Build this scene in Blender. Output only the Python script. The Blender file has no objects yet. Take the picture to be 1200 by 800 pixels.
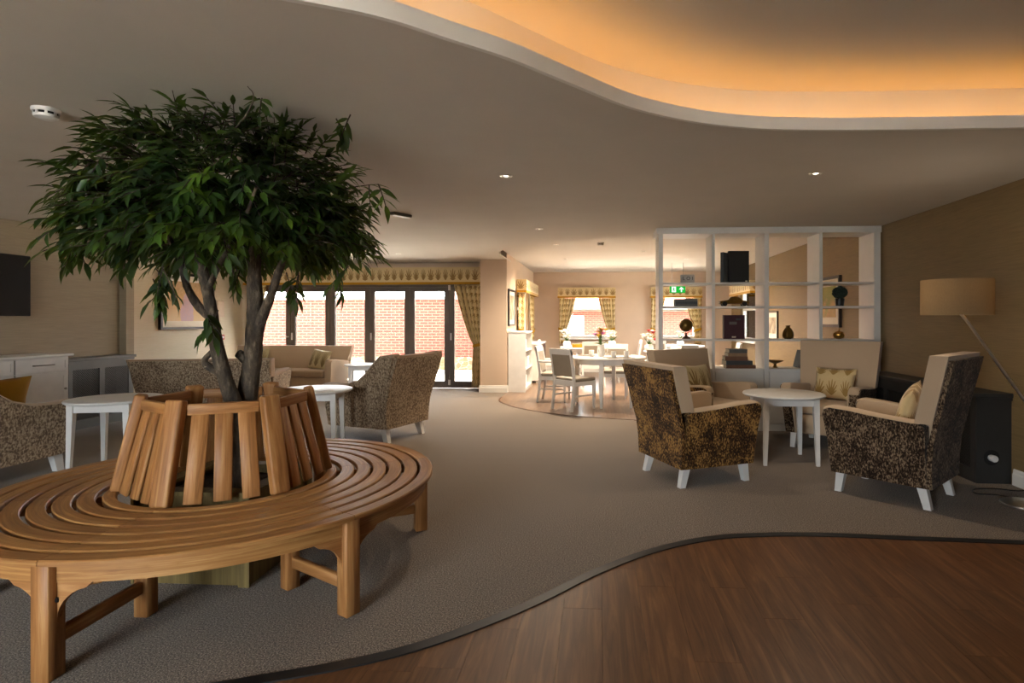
import bpy, bmesh, math, random
from mathutils import Vector, Matrix, Euler
random.seed(7)
S = bpy.context.scene
COL = S.collection
PI = math.pi

# ------------------------------------------------------------------ camera
F_PX, CX, CY, CAM_H = 675.0, 660.0, 375.0, 1.32      # focal length and principal point in 1200x800 pixels
YAW = math.atan(42 / 675)
cam_d = bpy.data.cameras.new('camera'); cam = bpy.data.objects.new('camera', cam_d); COL.objects.link(cam)
cam_d.sensor_width = 36; cam_d.lens = F_PX / 1200 * 36
cam_d.shift_x = -(CX - 600) / 1200; cam_d.shift_y = -(400 - CY) / 1200
cam_d.clip_start = 0.05; cam_d.clip_end = 200
cam.location = (0, 0, CAM_H); cam.rotation_euler = (PI / 2, 0, YAW)
S.camera = cam

# ------------------------------------------------------------------ world, sun, window portals, exposure
world = bpy.data.worlds.new('world'); S.world = world; world.use_nodes = True
bg = world.node_tree.nodes['Background']
bg.inputs[0].default_value = (0.86, 0.93, 1.0, 1); bg.inputs[1].default_value = 7.5
def sun_lamp(direction, energy, col, ang=0.012):
    d = bpy.data.lights.new('sun', 'SUN'); d.energy = energy; d.color = col; d.angle = ang
    o = bpy.data.objects.new('sun', d); COL.objects.link(o)
    o.rotation_euler = Vector(direction).to_track_quat('-Z', 'Y').to_euler(); o.location = (-2, 18, 12)
sun_lamp((-0.22, -0.55, -1.0), 24.0, (1.0, 0.94, 0.85))
def portal(name, loc, rot, sx, sy):
    d = bpy.data.lights.new(name, 'AREA'); d.shape = 'RECTANGLE'; d.size = sx; d.size_y = sy
    d.cycles.is_portal = True
    o = bpy.data.objects.new(name, d); COL.objects.link(o); o.location = loc; o.rotation_euler = rot
portal('portal_doors', (-4.5, 11.12, 1.0), (-PI / 2, 0, 0), 4.8, 2.05)
portal('portal_dining_one', (-0.32, 14.82, 1.4), (-PI / 2, 0, 0), 1.3, 1.15)
portal('portal_dining_two', (1.92, 14.82, 1.4), (-PI / 2, 0, 0), 1.3, 1.15)
portal('portal_dining_side', (-1.80, 12.7, 1.4), (0, -PI / 2, 0), 1.15, 2.0)
portal('portal_dining_right', (3.42, 13.0, 1.4), (0, PI / 2, 0), 1.15, 1.6)
portal('portal_rear', (-2.6, -2.72, 1.25), (PI / 2, 0, 0), 2.4, 2.3)
S.view_settings.view_transform = 'Standard'; S.view_settings.look = 'None'
S.view_settings.gamma = 1.0; S.view_settings.use_curve_mapping = False
S.view_settings.exposure = 1.72
S.cycles.use_denoising = True
S.cycles.max_bounces = 10; S.cycles.diffuse_bounces = 6; S.cycles.transparent_max_bounces = 16
S.cycles.sample_clamp_indirect = 6.0
S.cycles.caustics_reflective = False; S.cycles.caustics_refractive = False

# ------------------------------------------------------------------ pixel helpers (1200x800 frame)
_R = (math.cos(YAW), math.sin(YAW)); _F = (-math.sin(YAW), math.cos(YAW))
def FL(x, y, z=0.0):                                   # point of the horizontal plane z
    Z = F_PX * (CAM_H - z) / (y - CY); X = (x - CX) / F_PX * Z
    return (X * _R[0] + Z * _F[0], X * _R[1] + Z * _F[1])
def ATY(x, y, Y):                                      # point of a plane across the room
    u = (x - CX) / F_PX; Z = Y / (u * _R[1] + _F[1])
    return (Z * (u * _R[0] + _F[0]), Y, CAM_H - (y - CY) * Z / F_PX)
def ATX(x, y, X):                                      # point of a side wall
    u = (x - CX) / F_PX; Z = X / (u * _R[0] + _F[0])
    return (X, Z * (u * _R[1] + _F[1]), CAM_H - (y - CY) * Z / F_PX)

# ------------------------------------------------------------------ material helpers
def lin(h):
    h = h.lstrip('#'); v = [int(h[i:i + 2], 16) / 255 for i in (0, 2, 4)]
    return tuple(((c / 12.92) if c <= 0.04045 else ((c + 0.055) / 1.055) ** 2.4) for c in v) + (1,)
class NT:
    def __init__(s, name):
        s.m = bpy.data.materials.new(name); s.m.use_nodes = True
        s.t = s.m.node_tree; s.t.nodes.clear()
        s.out = s.t.nodes.new('ShaderNodeOutputMaterial')
        s.b = s.t.nodes.new('ShaderNodeBsdfPrincipled'); s.t.links.new(s.b.outputs[0], s.out.inputs[0])
    def put(s, inp, v):
        if hasattr(v, 'is_linked') or isinstance(v, bpy.types.NodeSocket): s.t.links.new(v, inp)
        else: inp.default_value = v
    def n(s, typ, ins=(), **props):
        nd = s.t.nodes.new(typ)
        for k, v in props.items(): setattr(nd, k, v)
        for k, v in (ins.items() if isinstance(ins, dict) else enumerate(ins)): s.put(nd.inputs[k], v)
        return nd
    def ma(s, op, a, b=0.0, c=0.0, clamp=False):
        return s.n('ShaderNodeMath', (a, b, c), operation=op, use_clamp=clamp).outputs[0]
    def co(s, kind='Object'): return s.n('ShaderNodeTexCoord').outputs[kind]
    def sc(s, v, scale=(1, 1, 1), loc=(0, 0, 0), rot=(0, 0, 0)):
        return s.n('ShaderNodeMapping', {'Vector': v, 'Scale': scale, 'Location': loc, 'Rotation': rot}).outputs[0]
    def xyz(s, v): return s.n('ShaderNodeSeparateXYZ', (v,)).outputs
    def comb(s, x, y, z): return s.n('ShaderNodeCombineXYZ', (x, y, z)).outputs[0]
    def noise(s, v, scale=5, detail=3, rough=0.5, dist=0.0):
        return s.n('ShaderNodeTexNoise', {'Vector': v, 'Scale': scale, 'Detail': detail, 'Roughness': rough, 'Distortion': dist}).outputs[0]
    def vor(s, v, scale=5, out=0):
        return s.n('ShaderNodeTexVoronoi', {'Vector': v, 'Scale': scale}).outputs[out]
    def ramp(s, fac, stops, interp='LINEAR'):
        nd = s.n('ShaderNodeValToRGB', (fac,)); r = nd.color_ramp; r.interpolation = interp
        while len(r.elements) < len(stops): r.elements.new(0.5)
        for e, (p, c) in zip(r.elements, stops): e.position = p; e.color = lin(c) if isinstance(c, str) else c
        return nd.outputs[0]
    def mix(s, fac, a, b, mode='MIX'):
        nd = s.n('ShaderNodeMix', data_type='RGBA', blend_type=mode)
        a = lin(a) if isinstance(a, str) else a; b = lin(b) if isinstance(b, str) else b
        s.put(nd.inputs[0], fac); s.put(nd.inputs[6], a); s.put(nd.inputs[7], b)
        return nd.outputs[2]
    def bump(s, h, st=0.3, dist=0.01):
        s.put(s.b.inputs['Normal'], s.n('ShaderNodeBump', {'Strength': st, 'Distance': dist, 'Height': h}).outputs[0])
    def fin(s, col=None, rough=0.5, metal=0.0, spec=None, sheen=None):
        if col is not None: s.put(s.b.inputs['Base Color'], lin(col) if isinstance(col, str) else col)
        s.put(s.b.inputs['Roughness'], rough); s.put(s.b.inputs['Metallic'], metal)
        if spec is not None: s.b.inputs['Specular IOR Level'].default_value = spec
        if sheen: s.b.inputs['Sheen Weight'].default_value = sheen
        return s.m
    def rnd(s): return s.n('ShaderNodeObjectInfo').outputs['Random']

def plain(name, col, rough=0.5, metal=0.0, var=0.06, scale=14, bump=0.0, spec=None):
    t = NT(name); nz = t.noise(t.co(), scale, 3)
    c = lin(col); d = tuple(x * (1 - 2 * var) for x in c[:3]) + (1,); l = tuple(min(1, x * (1 + 2 * var)) for x in c[:3]) + (1,)
    if bump: t.bump(nz, bump, 0.004)
    return t.fin(t.ramp(nz, [(0.3, d), (0.7, l)]), rough, metal, spec)

def mat_teak():
    t = NT('teak'); o = t.co(); r = t.rnd()
    v = t.n('ShaderNodeVectorMath', (o, t.comb(t.ma('MULTIPLY', r, 9.0), t.ma('MULTIPLY', r, 5.0), r)), operation='ADD').outputs[0]
    g = t.noise(t.sc(v, (2.2, 38, 38)), 1.0, 5, 0.6, 0.9)
    big = t.noise(t.sc(v, (0.9, 5, 5)), 1.0, 2, 0.5, 0.5)
    c = t.ramp(g, [(0.3, '#6e4420'), (0.5, '#a06c3c'), (0.7, '#c0925c')])
    c = t.mix(t.ma('MULTIPLY', big, 0.4), c, '#b07c4a')
    c = t.mix(t.ma('MULTIPLY', r, 0.45), c, t.mix(0.6, c, '#7a4a22'))
    t.bump(g, 0.12, 0.003)
    return t.fin(c, 0.5, spec=0.35)
def mat_teak_ring():                                     # grain that follows the ring: polar coordinates of the bench
    t = NT('teak_ring'); o = t.xyz(t.co()); r = t.rnd()
    ang = t.ma('ARCTAN2', o[1], o[0]); rad = t.ma('SQRT', t.ma('ADD', t.ma('MULTIPLY', o[0], o[0]), t.ma('MULTIPLY', o[1], o[1])))
    v = t.comb(t.ma('ADD', t.ma('MULTIPLY', ang, 2.4), t.ma('MULTIPLY', r, 20.0)), t.ma('MULTIPLY', rad, 70.0), t.ma('MULTIPLY', o[2], 70.0))
    g = t.noise(v, 1.0, 5, 0.6, 0.9)
    big = t.noise(t.sc(v, (0.4, 0.12, 0.12)), 1.0, 2)
    c = t.ramp(g, [(0.3, '#774a26'), (0.5, '#a9773f'), (0.7, '#cb9d60')])
    c = t.mix(t.ma('MULTIPLY', big, 0.4), c, '#b48252')
    c = t.mix(t.ma('MULTIPLY', r, 0.75), c, t.mix(0.6, c, '#7a4c28'))
    t.bump(g, 0.12, 0.003)
    return t.fin(c, 0.48, spec=0.35)
def mat_plank(name, stops, rough, dark):
    t = NT(name); o = t.co(); r = t.rnd()
    v = t.n('ShaderNodeVectorMath', (o, t.comb(t.ma('MULTIPLY', r, 31.0), t.ma('MULTIPLY', r, 17.0), 0.0)), operation='ADD').outputs[0]
    g = t.noise(t.sc(v, (26, 1.6, 1)), 1.0, 6, 0.62, 1.1)
    fine = t.noise(t.sc(v, (120, 5, 1)), 1.0, 3, 0.6)
    c = t.ramp(g, stops)
    c = t.mix(t.ma('MULTIPLY', fine, 0.35), c, dark)
    c = t.mix(t.ma('MULTIPLY', r, 0.35), c, t.mix(0.5, c, dark))
    t.bump(fine, 0.08, 0.002)
    return t.fin(c, rough, spec=0.4)
def mat_carpet():
    t = NT('carpet'); o = t.co()
    f = t.noise(o, 150, 2, 0.8); g = t.noise(o, 40, 3, 0.6); b = t.noise(o, 1.4, 3)
    c = t.ramp(f, [(0.36, '#2c231c'), (0.5, '#6d5f52'), (0.64, '#b9a893')])
    c = t.mix(t.ma('MULTIPLY', g, 0.3), c, '#5c4f44')
    c = t.mix(t.ma('MULTIPLY', b, 0.25), c, '#665a4f')
    t.bump(f, 0.5, 0.006)
    return t.fin(c, 0.95, spec=0.1, sheen=0.15)
def mat_wallpaper(name, a, b, lines=1.0):
    t = NT(name); o = t.xyz(t.co())
    s = t.ma('ADD', o[0], o[1])
    v = t.comb(t.ma('MULTIPLY', s, 4.0), 0.0, t.ma('MULTIPLY', o[2], 130.0))
    g = t.noise(v, 1.0, 4, 0.6, 0.4)
    big = t.noise(t.comb(t.ma('MULTIPLY', s, 1.2), 0.0, t.ma('MULTIPLY', o[2], 9.0)), 1.0, 2)
    c = t.mix(t.ramp(t.ma('ADD', t.ma('MULTIPLY', g, 0.75), t.ma('MULTIPLY', big, 0.25)), [(0.2, (0, 0, 0, 1)), (0.8, (1, 1, 1, 1))]), a, b)
    t.bump(g, 0.12 * lines, 0.002)
    return t.fin(c, 0.55, spec=0.35)
def mat_chenille(name, dark, mid, light, scale=1.0, patch=0.6):
    t = NT(name); o = t.co()
    dash = t.noise(t.sc(o, (95 * scale, 95 * scale, 52 * scale)), 1.0, 2, 0.6, 0.3)
    big = t.noise(o, 7 * scale, 4, 0.6)
    k = t.ma('ADD', t.ma('MULTIPLY', dash, 1.0), t.ma('MULTIPLY', t.ma('SUBTRACT', big, 0.5), patch))
    c = t.ramp(k, [(0.4, dark), (0.52, mid), (0.64, light)])
    t.bump(dash, 0.4, 0.006)
    return t.fin(c, 0.85, spec=0.15, sheen=0.06)
def mat_cloth(name, col, var=0.08, sc=220):
    t = NT(name); o = t.co()
    w = t.noise(o, sc, 2, 0.6); b = t.noise(o, 5, 2)
    c = lin(col); d = tuple(x * (1 - 2 * var) for x in c[:3]) + (1,)
    cc = t.mix(t.ma('ADD', t.ma('MULTIPLY', w, 0.7), t.ma('MULTIPLY', b, 0.3)), d, c)
    t.bump(w, 0.15, 0.002)
    return t.fin(cc, 0.9, spec=0.15, sheen=0.2)
def leaf_mask(t, uv, shift=0.0):
    """three alternating fan leaf motifs in a running band; uv.x counts motifs, uv.y 0..1 over the motif"""
    u0, v0, _ = t.xyz(uv)
    cell = t.ma('FLOOR', u0); u = t.ma('SUBTRACT', t.ma('FRACT', u0), 0.5); v = t.ma('SUBTRACT', t.ma('FRACT', v0), 0.12)
    th = t.ma('ARCTAN2', u, v); r = t.ma('SQRT', t.ma('ADD', t.ma('MULTIPLY', u, u), t.ma('MULTIPLY', v, v)))
    kind = t.ma('FRACT', t.ma('DIVIDE', cell, 3.0))                     # 0, .33, .67
    freq = t.ma('ADD', 15.0, t.ma('MULTIPLY', kind, 12.0))
    pet = t.ma('ADD', 0.74, t.ma('MULTIPLY', t.ma('COSINE', t.ma('MULTIPLY', th, freq)), 0.26))
    env = t.ma('POWER', t.ma('MAXIMUM', t.ma('COSINE', t.ma('MULTIPLY', th, t.ma('ADD', 1.05, t.ma('MULTIPLY', kind, 0.6)))), 0.0), 0.45)
    lim = t.ma('MULTIPLY', t.ma('MULTIPLY', pet, env), 0.78)
    return t.ma('MULTIPLY', t.ma('LESS_THAN', r, lim), t.ma('GREATER_THAN', v, -0.02))
def mat_leafprint(name, ground, leaf, ground2=None, su=1.0, sv=1.0):
    t = NT(name); uv = t.sc(t.co('UV'), (su, sv, 1)); m = leaf_mask(t, uv)
    nz = t.noise(t.co(), 120, 2)
    g = t.mix(nz, ground, ground2 or ground); l = t.mix(nz, leaf, t.mix(0.35, leaf, ground))
    t.bump(t.ma('ADD', t.ma('MULTIPLY', m, 0.6), t.ma('MULTIPLY', nz, 0.4)), 0.2, 0.003)
    return t.fin(t.mix(m, g, l), 0.75, spec=0.3, sheen=0.2)
def mat_glass():
    t = NT('pane_glass'); t.t.nodes.remove(t.b)
    tr = t.n('ShaderNodeBsdfTransparent', ((0.97, 0.98, 0.97, 1),)); gl = t.n('ShaderNodeBsdfGlossy', {'Color': (1, 1, 1, 1), 'Roughness': 0.02})
    fr = t.n('ShaderNodeFresnel', {'IOR': 1.35}).outputs[0]
    mx = t.n('ShaderNodeMixShader', (fr, tr.outputs[0], gl.outputs[0])); t.t.links.new(mx.outputs[0], t.out.inputs[0])
    return t.m
def mat_emit(name, col, st):
    t = NT(name); t.t.nodes.remove(t.b)
    e = t.n('ShaderNodeEmission', (lin(col) if isinstance(col, str) else col, st)); t.t.links.new(e.outputs[0], t.out.inputs[0])
    return t.m
def mat_brick():
    t = NT('garden_brick'); o = t.xyz(t.co()); v = t.comb(t.ma('ADD', o[0], o[1]), o[2], 0.0)
    bk = t.n('ShaderNodeTexBrick', {'Vector': v, 'Color1': lin('#6a281c'), 'Color2': lin('#541f16'), 'Mortar': lin('#74604f'), 'Scale': 1.0,
             'Mortar Size': 0.008, 'Brick Width': 0.225, 'Row Height': 0.075, 'Bias': 0.1})
    nz = t.noise(t.comb(o[0], o[1], o[2]), 3, 4)
    t.bump(bk.outputs[1], -0.4, 0.01)
    return t.fin(t.mix(t.ma('MULTIPLY', nz, 0.35), bk.outputs[0], '#6e3222'), 0.9)
def mat_stone_wall():
    t = NT('rubble_stone'); o = t.xyz(t.co()); v = t.comb(t.ma('MULTIPLY', o[0], 1.0), t.ma('MULTIPLY', o[2], 1.7), 0.0)
    c = t.n('ShaderNodeTexVoronoi', {'Vector': v, 'Scale': 5.0})
    e = t.n('ShaderNodeTexVoronoi', {'Vector': v, 'Scale': 5.0}, feature='DISTANCE_TO_EDGE').outputs[0]
    col = t.ramp(t.xyz(c.outputs[1])[0], [(0.0, '#5c4a30'), (0.4, '#7d6a48'), (0.7, '#665a46'), (1.0, '#6e4a30')])
    col = t.mix(t.ma('LESS_THAN', e, 0.03), col, '#8f836a'); t.bump(e, 0.5, 0.02)
    return t.fin(col, 0.9)
def mat_leaf():
    t = NT('leaf_green'); r = t.n('ShaderNodeObjectInfo').outputs['Random']
    o = t.co(); nz = t.noise(t.n('ShaderNodeNewGeometry').outputs['Position'], 7.0, 3)
    k = t.ma('ADD', t.ma('MULTIPLY', nz, 0.9), t.ma('MULTIPLY', t.ma('SUBTRACT', r, 0.5), 0.25))
    c = t.ramp(k, [(0.3, '#1d3020'), (0.44, '#2e4a22'), (0.56, '#476a26'), (0.70, '#6f8f30')])
    t.t.nodes.remove(t.b)
    pb = t.n('ShaderNodeBsdfPrincipled', {'Base Color': c, 'Roughness': 0.42}); pb.inputs['Specular IOR Level'].default_value = 0.45
    tr = t.n('ShaderNodeBsdfTranslucent', {'Color': t.mix(0.5, c, '#9ab02c')})
    mx = t.n('ShaderNodeMixShader', (0.4, pb.outputs[0], tr.outputs[0])); t.t.links.new(mx.outputs[0], t.out.inputs[0])
    return t.m
def mat_bark():
    t = NT('bark'); o = t.co()
    g = t.noise(t.sc(o, (30, 30, 12)), 1.0, 5, 0.65); l = t.noise(t.sc(o, (9, 9, 45)), 1.0, 3, 0.6)
    c = t.ramp(g, [(0.3, '#231b14'), (0.55, '#4d4032'), (0.75, '#83735f')])
    c = t.mix(t.ma('GREATER_THAN', l, 0.74), c, '#9a8a74'); t.bump(g, 0.8, 0.02)
    return t.fin(c, 0.85)
def mat_shade(name, col, tr=0.45):
    t = NT(name); t.t.nodes.remove(t.b)
    w = t.noise(t.sc(t.co(), (140, 140, 60)), 1.0, 2); c = t.mix(w, col, t.mix(0.2, col, '#3a2a18'))
    d = t.n('ShaderNodeBsdfDiffuse', (c,)); l = t.n('ShaderNodeBsdfTranslucent', (c,))
    mx = t.n('ShaderNodeMixShader', (tr, d.outputs[0], l.outputs[0])); t.t.links.new(mx.outputs[0], t.out.inputs[0])
    return t.m
def mat_tiles():
    t = NT('roof_tile'); o = t.xyz(t.co()); v = t.comb(o[0], t.ma('MULTIPLY', o[1], 1.0), 0.0)
    bk = t.n('ShaderNodeTexBrick', {'Vector': v, 'Color1': lin('#a5624a'), 'Color2': lin('#8a4c3c'), 'Mortar': lin('#5c3a30'), 'Scale': 1.0,
             'Mortar Size': 0.01, 'Brick Width': 0.25, 'Row Height': 0.3})
    return t.fin(bk.outputs[0], 0.9)

M = {}
M['teak'] = mat_teak(); M['teak_ring'] = mat_teak_ring()
M['vinyl'] = mat_plank('vinyl_plank', [(0.28, '#4a2e1a'), (0.5, '#6c472b'), (0.72, '#8e6440')], 0.42, '#38220f')
M['vinyl_dining'] = mat_plank('vinyl_plank_dining', [(0.28, '#5c4636'), (0.5, '#785e4a'), (0.72, '#917560')], 0.28, '#4a3828')
M['carpet'] = mat_carpet()
M['black_strip'] = plain('rubber_strip', '#1b1b1c', 0.45, 0, 0.1)
M['ceiling'] = plain('ceiling_paint', '#cdc6bd', 0.85, 0, 0.01, 3)
M['cream_paint'] = plain('cream_paint', '#cdb6a0', 0.8, 0, 0.015, 3)
M['white_gloss'] = plain('white_gloss', '#e2dfda', 0.35, 0, 0.01, 5)
M['white_furn'] = plain('white_furniture_paint', '#d9d6d2', 0.38, 0, 0.02, 9)
M['shelf_white'] = plain('shelf_white', '#d3d0cb', 0.4, 0, 0.015, 6)
M['wp_left'] = mat_wallpaper('wallpaper_taupe', '#83755e', '#a2937a')
M['wp_picture'] = mat_wallpaper('wallpaper_pale', '#bbac90', '#d0c3a8')
M['wp_right'] = mat_wallpaper('wallpaper_bronze', '#6a5639', '#8d7650')
M['chen_gold'] = mat_chenille('chenille_gold', '#26170b', '#5a3c1c', '#a07a42', 1.0, 0.7)
M['chen_grey'] = mat_chenille('chenille_umber', '#20150e', '#4d3a2a', '#8d7860', 1.0, 0.5)
M['chen_taupe'] = mat_chenille('chenille_taupe', '#6a5745', '#9c866d', '#bba68c', 0.85, 0.2)
M['cream_cloth'] = mat_cloth('cream_upholstery', '#bda488')
M['taupe_cloth'] = mat_cloth('taupe_upholstery', '#ab8c6f')
M['chair_vinyl'] = plain('grey_chair_vinyl', '#8c8172', 0.5, 0, 0.03, 8)
M['mustard'] = mat_cloth('mustard_cloth', '#9c7418')
M['cush_leaf'] = mat_leafprint('cushion_leaf_print', '#b8a67c', '#6e5626', '#c4b48c', 3.0, 1.0)
M['cush_leaf_gold'] = mat_leafprint('cushion_gold_leaf_print', '#c2a878', '#8f6d2c', '#d0b98c', 3.0, 1.5)
M['pelmet'] = mat_leafprint('pelmet_leaf_print', '#cdb686', '#7d5c28', '#d6c298')
M['curtain'] = mat_leafprint('curtain_leaf_print', '#dcc48c', '#94702c', '#e6d2a4', 4.0, 9.0)
M['gold_trim'] = mat_cloth('gold_trim', '#b5851c')
M['sheer'] = mat_shade('gold_lining', '#e0b860', 0.6)
M['glass'] = mat_glass()
M['door_frame'] = plain('bronze_grey_aluminium', '#5d534a', 0.45, 0.2, 0.02)
M['chrome'] = plain('chrome', '#e6e2dc', 0.3, 1.0, 0.01)
M['steel'] = plain('brushed_steel', '#9a958e', 0.35, 0.9, 0.02)
M['charcoal'] = plain('charcoal_paint', '#2a2826', 0.55, 0, 0.03)
M['grey_paint'] = plain('grey_paint', '#6d6c69', 0.5, 0, 0.02)
M['dark_hole'] = plain('dark_recess', '#171514', 0.9, 0, 0.02)
M['black_plastic'] = plain('black_plastic', '#0d0c0c', 0.28, 0, 0.05)
M['screen_black'] = plain('screen_black', '#0a0909', 0.55, 0, 0.05, spec=0.15)
M['white_plastic'] = plain('white_plastic', '#d8d6d6', 0.4, 0, 0.01)
M['red_plastic'] = plain('red_plastic', '#b8202a', 0.4)
M['brick'] = mat_brick(); M['stone'] = mat_stone_wall(); M['tiles'] = mat_tiles()
M['paving'] = plain('paving', '#c6bdb0', 0.9, 0, 0.08, 3)
M['coping'] = plain('stone_coping', '#c9bfb0', 0.9, 0, 0.08, 6)
M['leaf'] = mat_leaf(); M['bark'] = mat_bark()
M['soil'] = plain('soil', '#3a2b20', 0.95, 0, 0.25, 60, 0.8)
M['planter_wood'] = mat_plank('planter_pine', [(0.3, '#5e4c24'), (0.5, '#735f30'), (0.7, '#8a7440')], 0.6, '#40331a')
M['shade'] = mat_shade('lamp_shade_linen', '#a18a6a', 0.5)
M['bronze'] = plain('bronze', '#6b5223', 0.35, 0.8, 0.1)
M['gold_metal'] = plain('gold_metal', '#b78d45', 0.22, 0.95, 0.05)
M['wood_dark'] = mat_plank('dark_walnut', [(0.3, '#3d2513'), (0.5, '#573620'), (0.7, '#70492c')], 0.45, '#2a180c')
M['porcelain'] = plain('porcelain', '#e6e3df', 0.22, 0, 0.01)
M['placemat'] = mat_cloth('placemat_weave', '#5e5548')
M['book_black'] = plain('book_black', '#0f0d0e', 0.5)
M['book_wine'] = plain('book_wine', '#3a1420', 0.5)
M['book_brown'] = plain('book_brown', '#6e4a33', 0.6)
M['book_tan'] = plain('book_tan', '#97785a', 0.6)
M['book_grey'] = plain('book_grey', '#5a5854', 0.6)
M['book_slate'] = plain('book_slate', '#3f4447', 0.6)
M['block_grey'] = plain('block_grey', '#a09b96', 0.6)
M['paper'] = plain('paper_edges', '#cfc5ae', 0.9, 0, 0.08, 90)
M['ivory'] = plain('picture_mount', '#ddd3c2', 0.9, 0, 0.01)
M['frame_black'] = plain('frame_black', '#15100d', 0.4)
M['topiary'] = plain('topiary_green', '#12261a', 0.8, 0, 0.3, 60, 0.8)
M['sign_green'] = mat_emit('exit_sign_green', '#1faf3a', 0.35); M['sign_white'] = mat_emit('exit_sign_white', '#f4fff4', 0.4)
M['glow_bulb'] = mat_emit('downlight_glow', '#fff0d8', 3.0)
M['flower_white'] = plain('petal_white', '#e9e4da', 0.7); M['flower_purple'] = plain('petal_purple', '#9a4a8c', 0.7)
M['flower_yellow'] = plain('petal_yellow', '#d8ac30', 0.7); M['flower_red'] = plain('petal_red', '#a8222c', 0.7)
M['stem_green'] = plain('stem_green', '#4c6a2e', 0.6)
M['led'] = mat_emit('cove_led', (1.0, 0.47, 0.10, 1), 3.4)
M['lamp_bulb'] = mat_emit('lamp_bulb', '#ffd9a0', 3.0)

# ------------------------------------------------------------------ mesh helpers
def link(name, bm, mat, parent=None, smooth=False, ang=40):
    me = bpy.data.meshes.new(name); bmesh.ops.recalc_face_normals(bm, faces=bm.faces); bm.to_mesh(me); bm.free()
    return link_me(name, me, mat, parent, smooth, ang)
def link_me(name, me, mat, parent=None, smooth=False, ang=40):
    if smooth and len(me.polygons):
        me.polygons.foreach_set('use_smooth', [True] * len(me.polygons))
        me.set_sharp_from_angle(angle=math.radians(ang))
    o = bpy.data.objects.new(name, me); COL.objects.link(o)
    if mat is not None:
        if isinstance(mat, (list, tuple)):
            for k in mat: me.materials.append(M[k])
        else: me.materials.append(M[mat])
    if parent is not None: o.parent = parent
    return o
def tag(o, label=None, cat=None, group=None, kind=None):
    if label: o['label'] = label
    if cat: o['category'] = cat
    if group: o['group'] = group
    if kind: o['kind'] = kind
    return o
def thing(name, label, cat, loc=(0, 0, 0), rz=0.0, group=None, kind=None):
    o = bpy.data.objects.new(name, None); COL.objects.link(o); o.empty_display_size = 0.1
    o.location = loc; o.rotation_euler = (0, 0, rz)
    return tag(o, label, cat, group, kind)
def copy_tree(o, parent=None):
    c = o.copy(); COL.objects.link(c); c.parent = parent
    for ch in list(o.children): copy_tree(ch, c)
    return c
def box(bm, x0, x1, y0, y1, z0, z1, bev=0.0, seg=2, mtx=None):
    vs = [bm.verts.new(p) for p in ((x0, y0, z0), (x1, y0, z0), (x1, y1, z0), (x0, y1, z0), (x0, y0, z1), (x1, y0, z1), (x1, y1, z1), (x0, y1, z1))]
    fs = [bm.faces.new([vs[i] for i in f]) for f in ((0, 3, 2, 1), (4, 5, 6, 7), (0, 1, 5, 4), (1, 2, 6, 5), (2, 3, 7, 6), (3, 0, 4, 7))]
    if bev > 0:
        es = list({e for f in fs for e in f.edges})
        r = bmesh.ops.bevel(bm, geom=es, offset=bev, segments=seg, affect='EDGES', profile=0.5, clamp_overlap=True)
        if mtx is not None: bmesh.ops.transform(bm, matrix=mtx, verts=list({v for f in r['faces'] for v in f.verts} | {v for v in vs if v.is_valid}))
    elif mtx is not None: bmesh.ops.transform(bm, matrix=mtx, verts=vs)
    return bm
def B(*a, **k): return box(bmesh.new(), *a, **k)
def loft(bm, rings, cap=True, closed=True):
    rv = [[bm.verts.new(p) for p in r] for r in rings]; n = len(rv[0])
    for a, b in zip(rv, rv[1:]):
        for i in range(n if closed else n - 1):
            j = (i + 1) % n
            try: bm.faces.new((a[i], a[j], b[j], b[i]))
            except ValueError: pass
    if cap and closed:
        bm.faces.new(rv[0][::-1]); bm.faces.new(rv[-1])
    return bm
def bevel_all(bm, off, seg=2, ang=25):
    es = [e for e in bm.edges if len(e.link_faces) == 2 and e.calc_face_angle(0) > math.radians(ang)]
    bmesh.ops.bevel(bm, geom=es, offset=off, segments=seg, affect='EDGES', profile=0.5, clamp_overlap=True)
    return bm
def prism(bm, pts, axis, a, b):
    """pts 2-D outline; axis 'x': (y,z), 'y': (x,z), 'z': (x,y); extruded from a to b"""
    f = {'x': lambda p, t: (t, p[0], p[1]), 'y': lambda p, t: (p[0], t, p[1]), 'z': lambda p, t: (p[0], p[1], t)}[axis]
    return loft(bm, [[f(p, a) for p in pts], [f(p, b) for p in pts]])
def lathe(bm, prof, n=24, loc=(0, 0, 0), cap=True):
    rings = []
    for r, z in prof: rings.append([(loc[0] + r * math.cos(2 * PI * i / n), loc[1] + r * math.sin(2 * PI * i / n), loc[2] + z) for i in range(n)])
    return loft(bm, rings, cap)
def tube(bm, pts, rad, n=8, cap=True):
    pts = [Vector(p) for p in pts]; rings = []
    if not hasattr(rad, '__len__'): rad = [rad] * len(pts)
    up = None
    for i, p in enumerate(pts):
        d = (pts[min(i + 1, len(pts) - 1)] - pts[max(i - 1, 0)]).normalized()
        if up is None: up = Vector((1, 0, 0)) if abs(d.x) < 0.9 else Vector((0, 1, 0))
        s = d.cross(up).normalized(); up = s.cross(d).normalized()
        rings.append([p + (s * math.cos(2 * PI * k / n) + up * math.sin(2 * PI * k / n)) * rad[i] for k in range(n)])
    return loft(bm, rings, cap)
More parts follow.
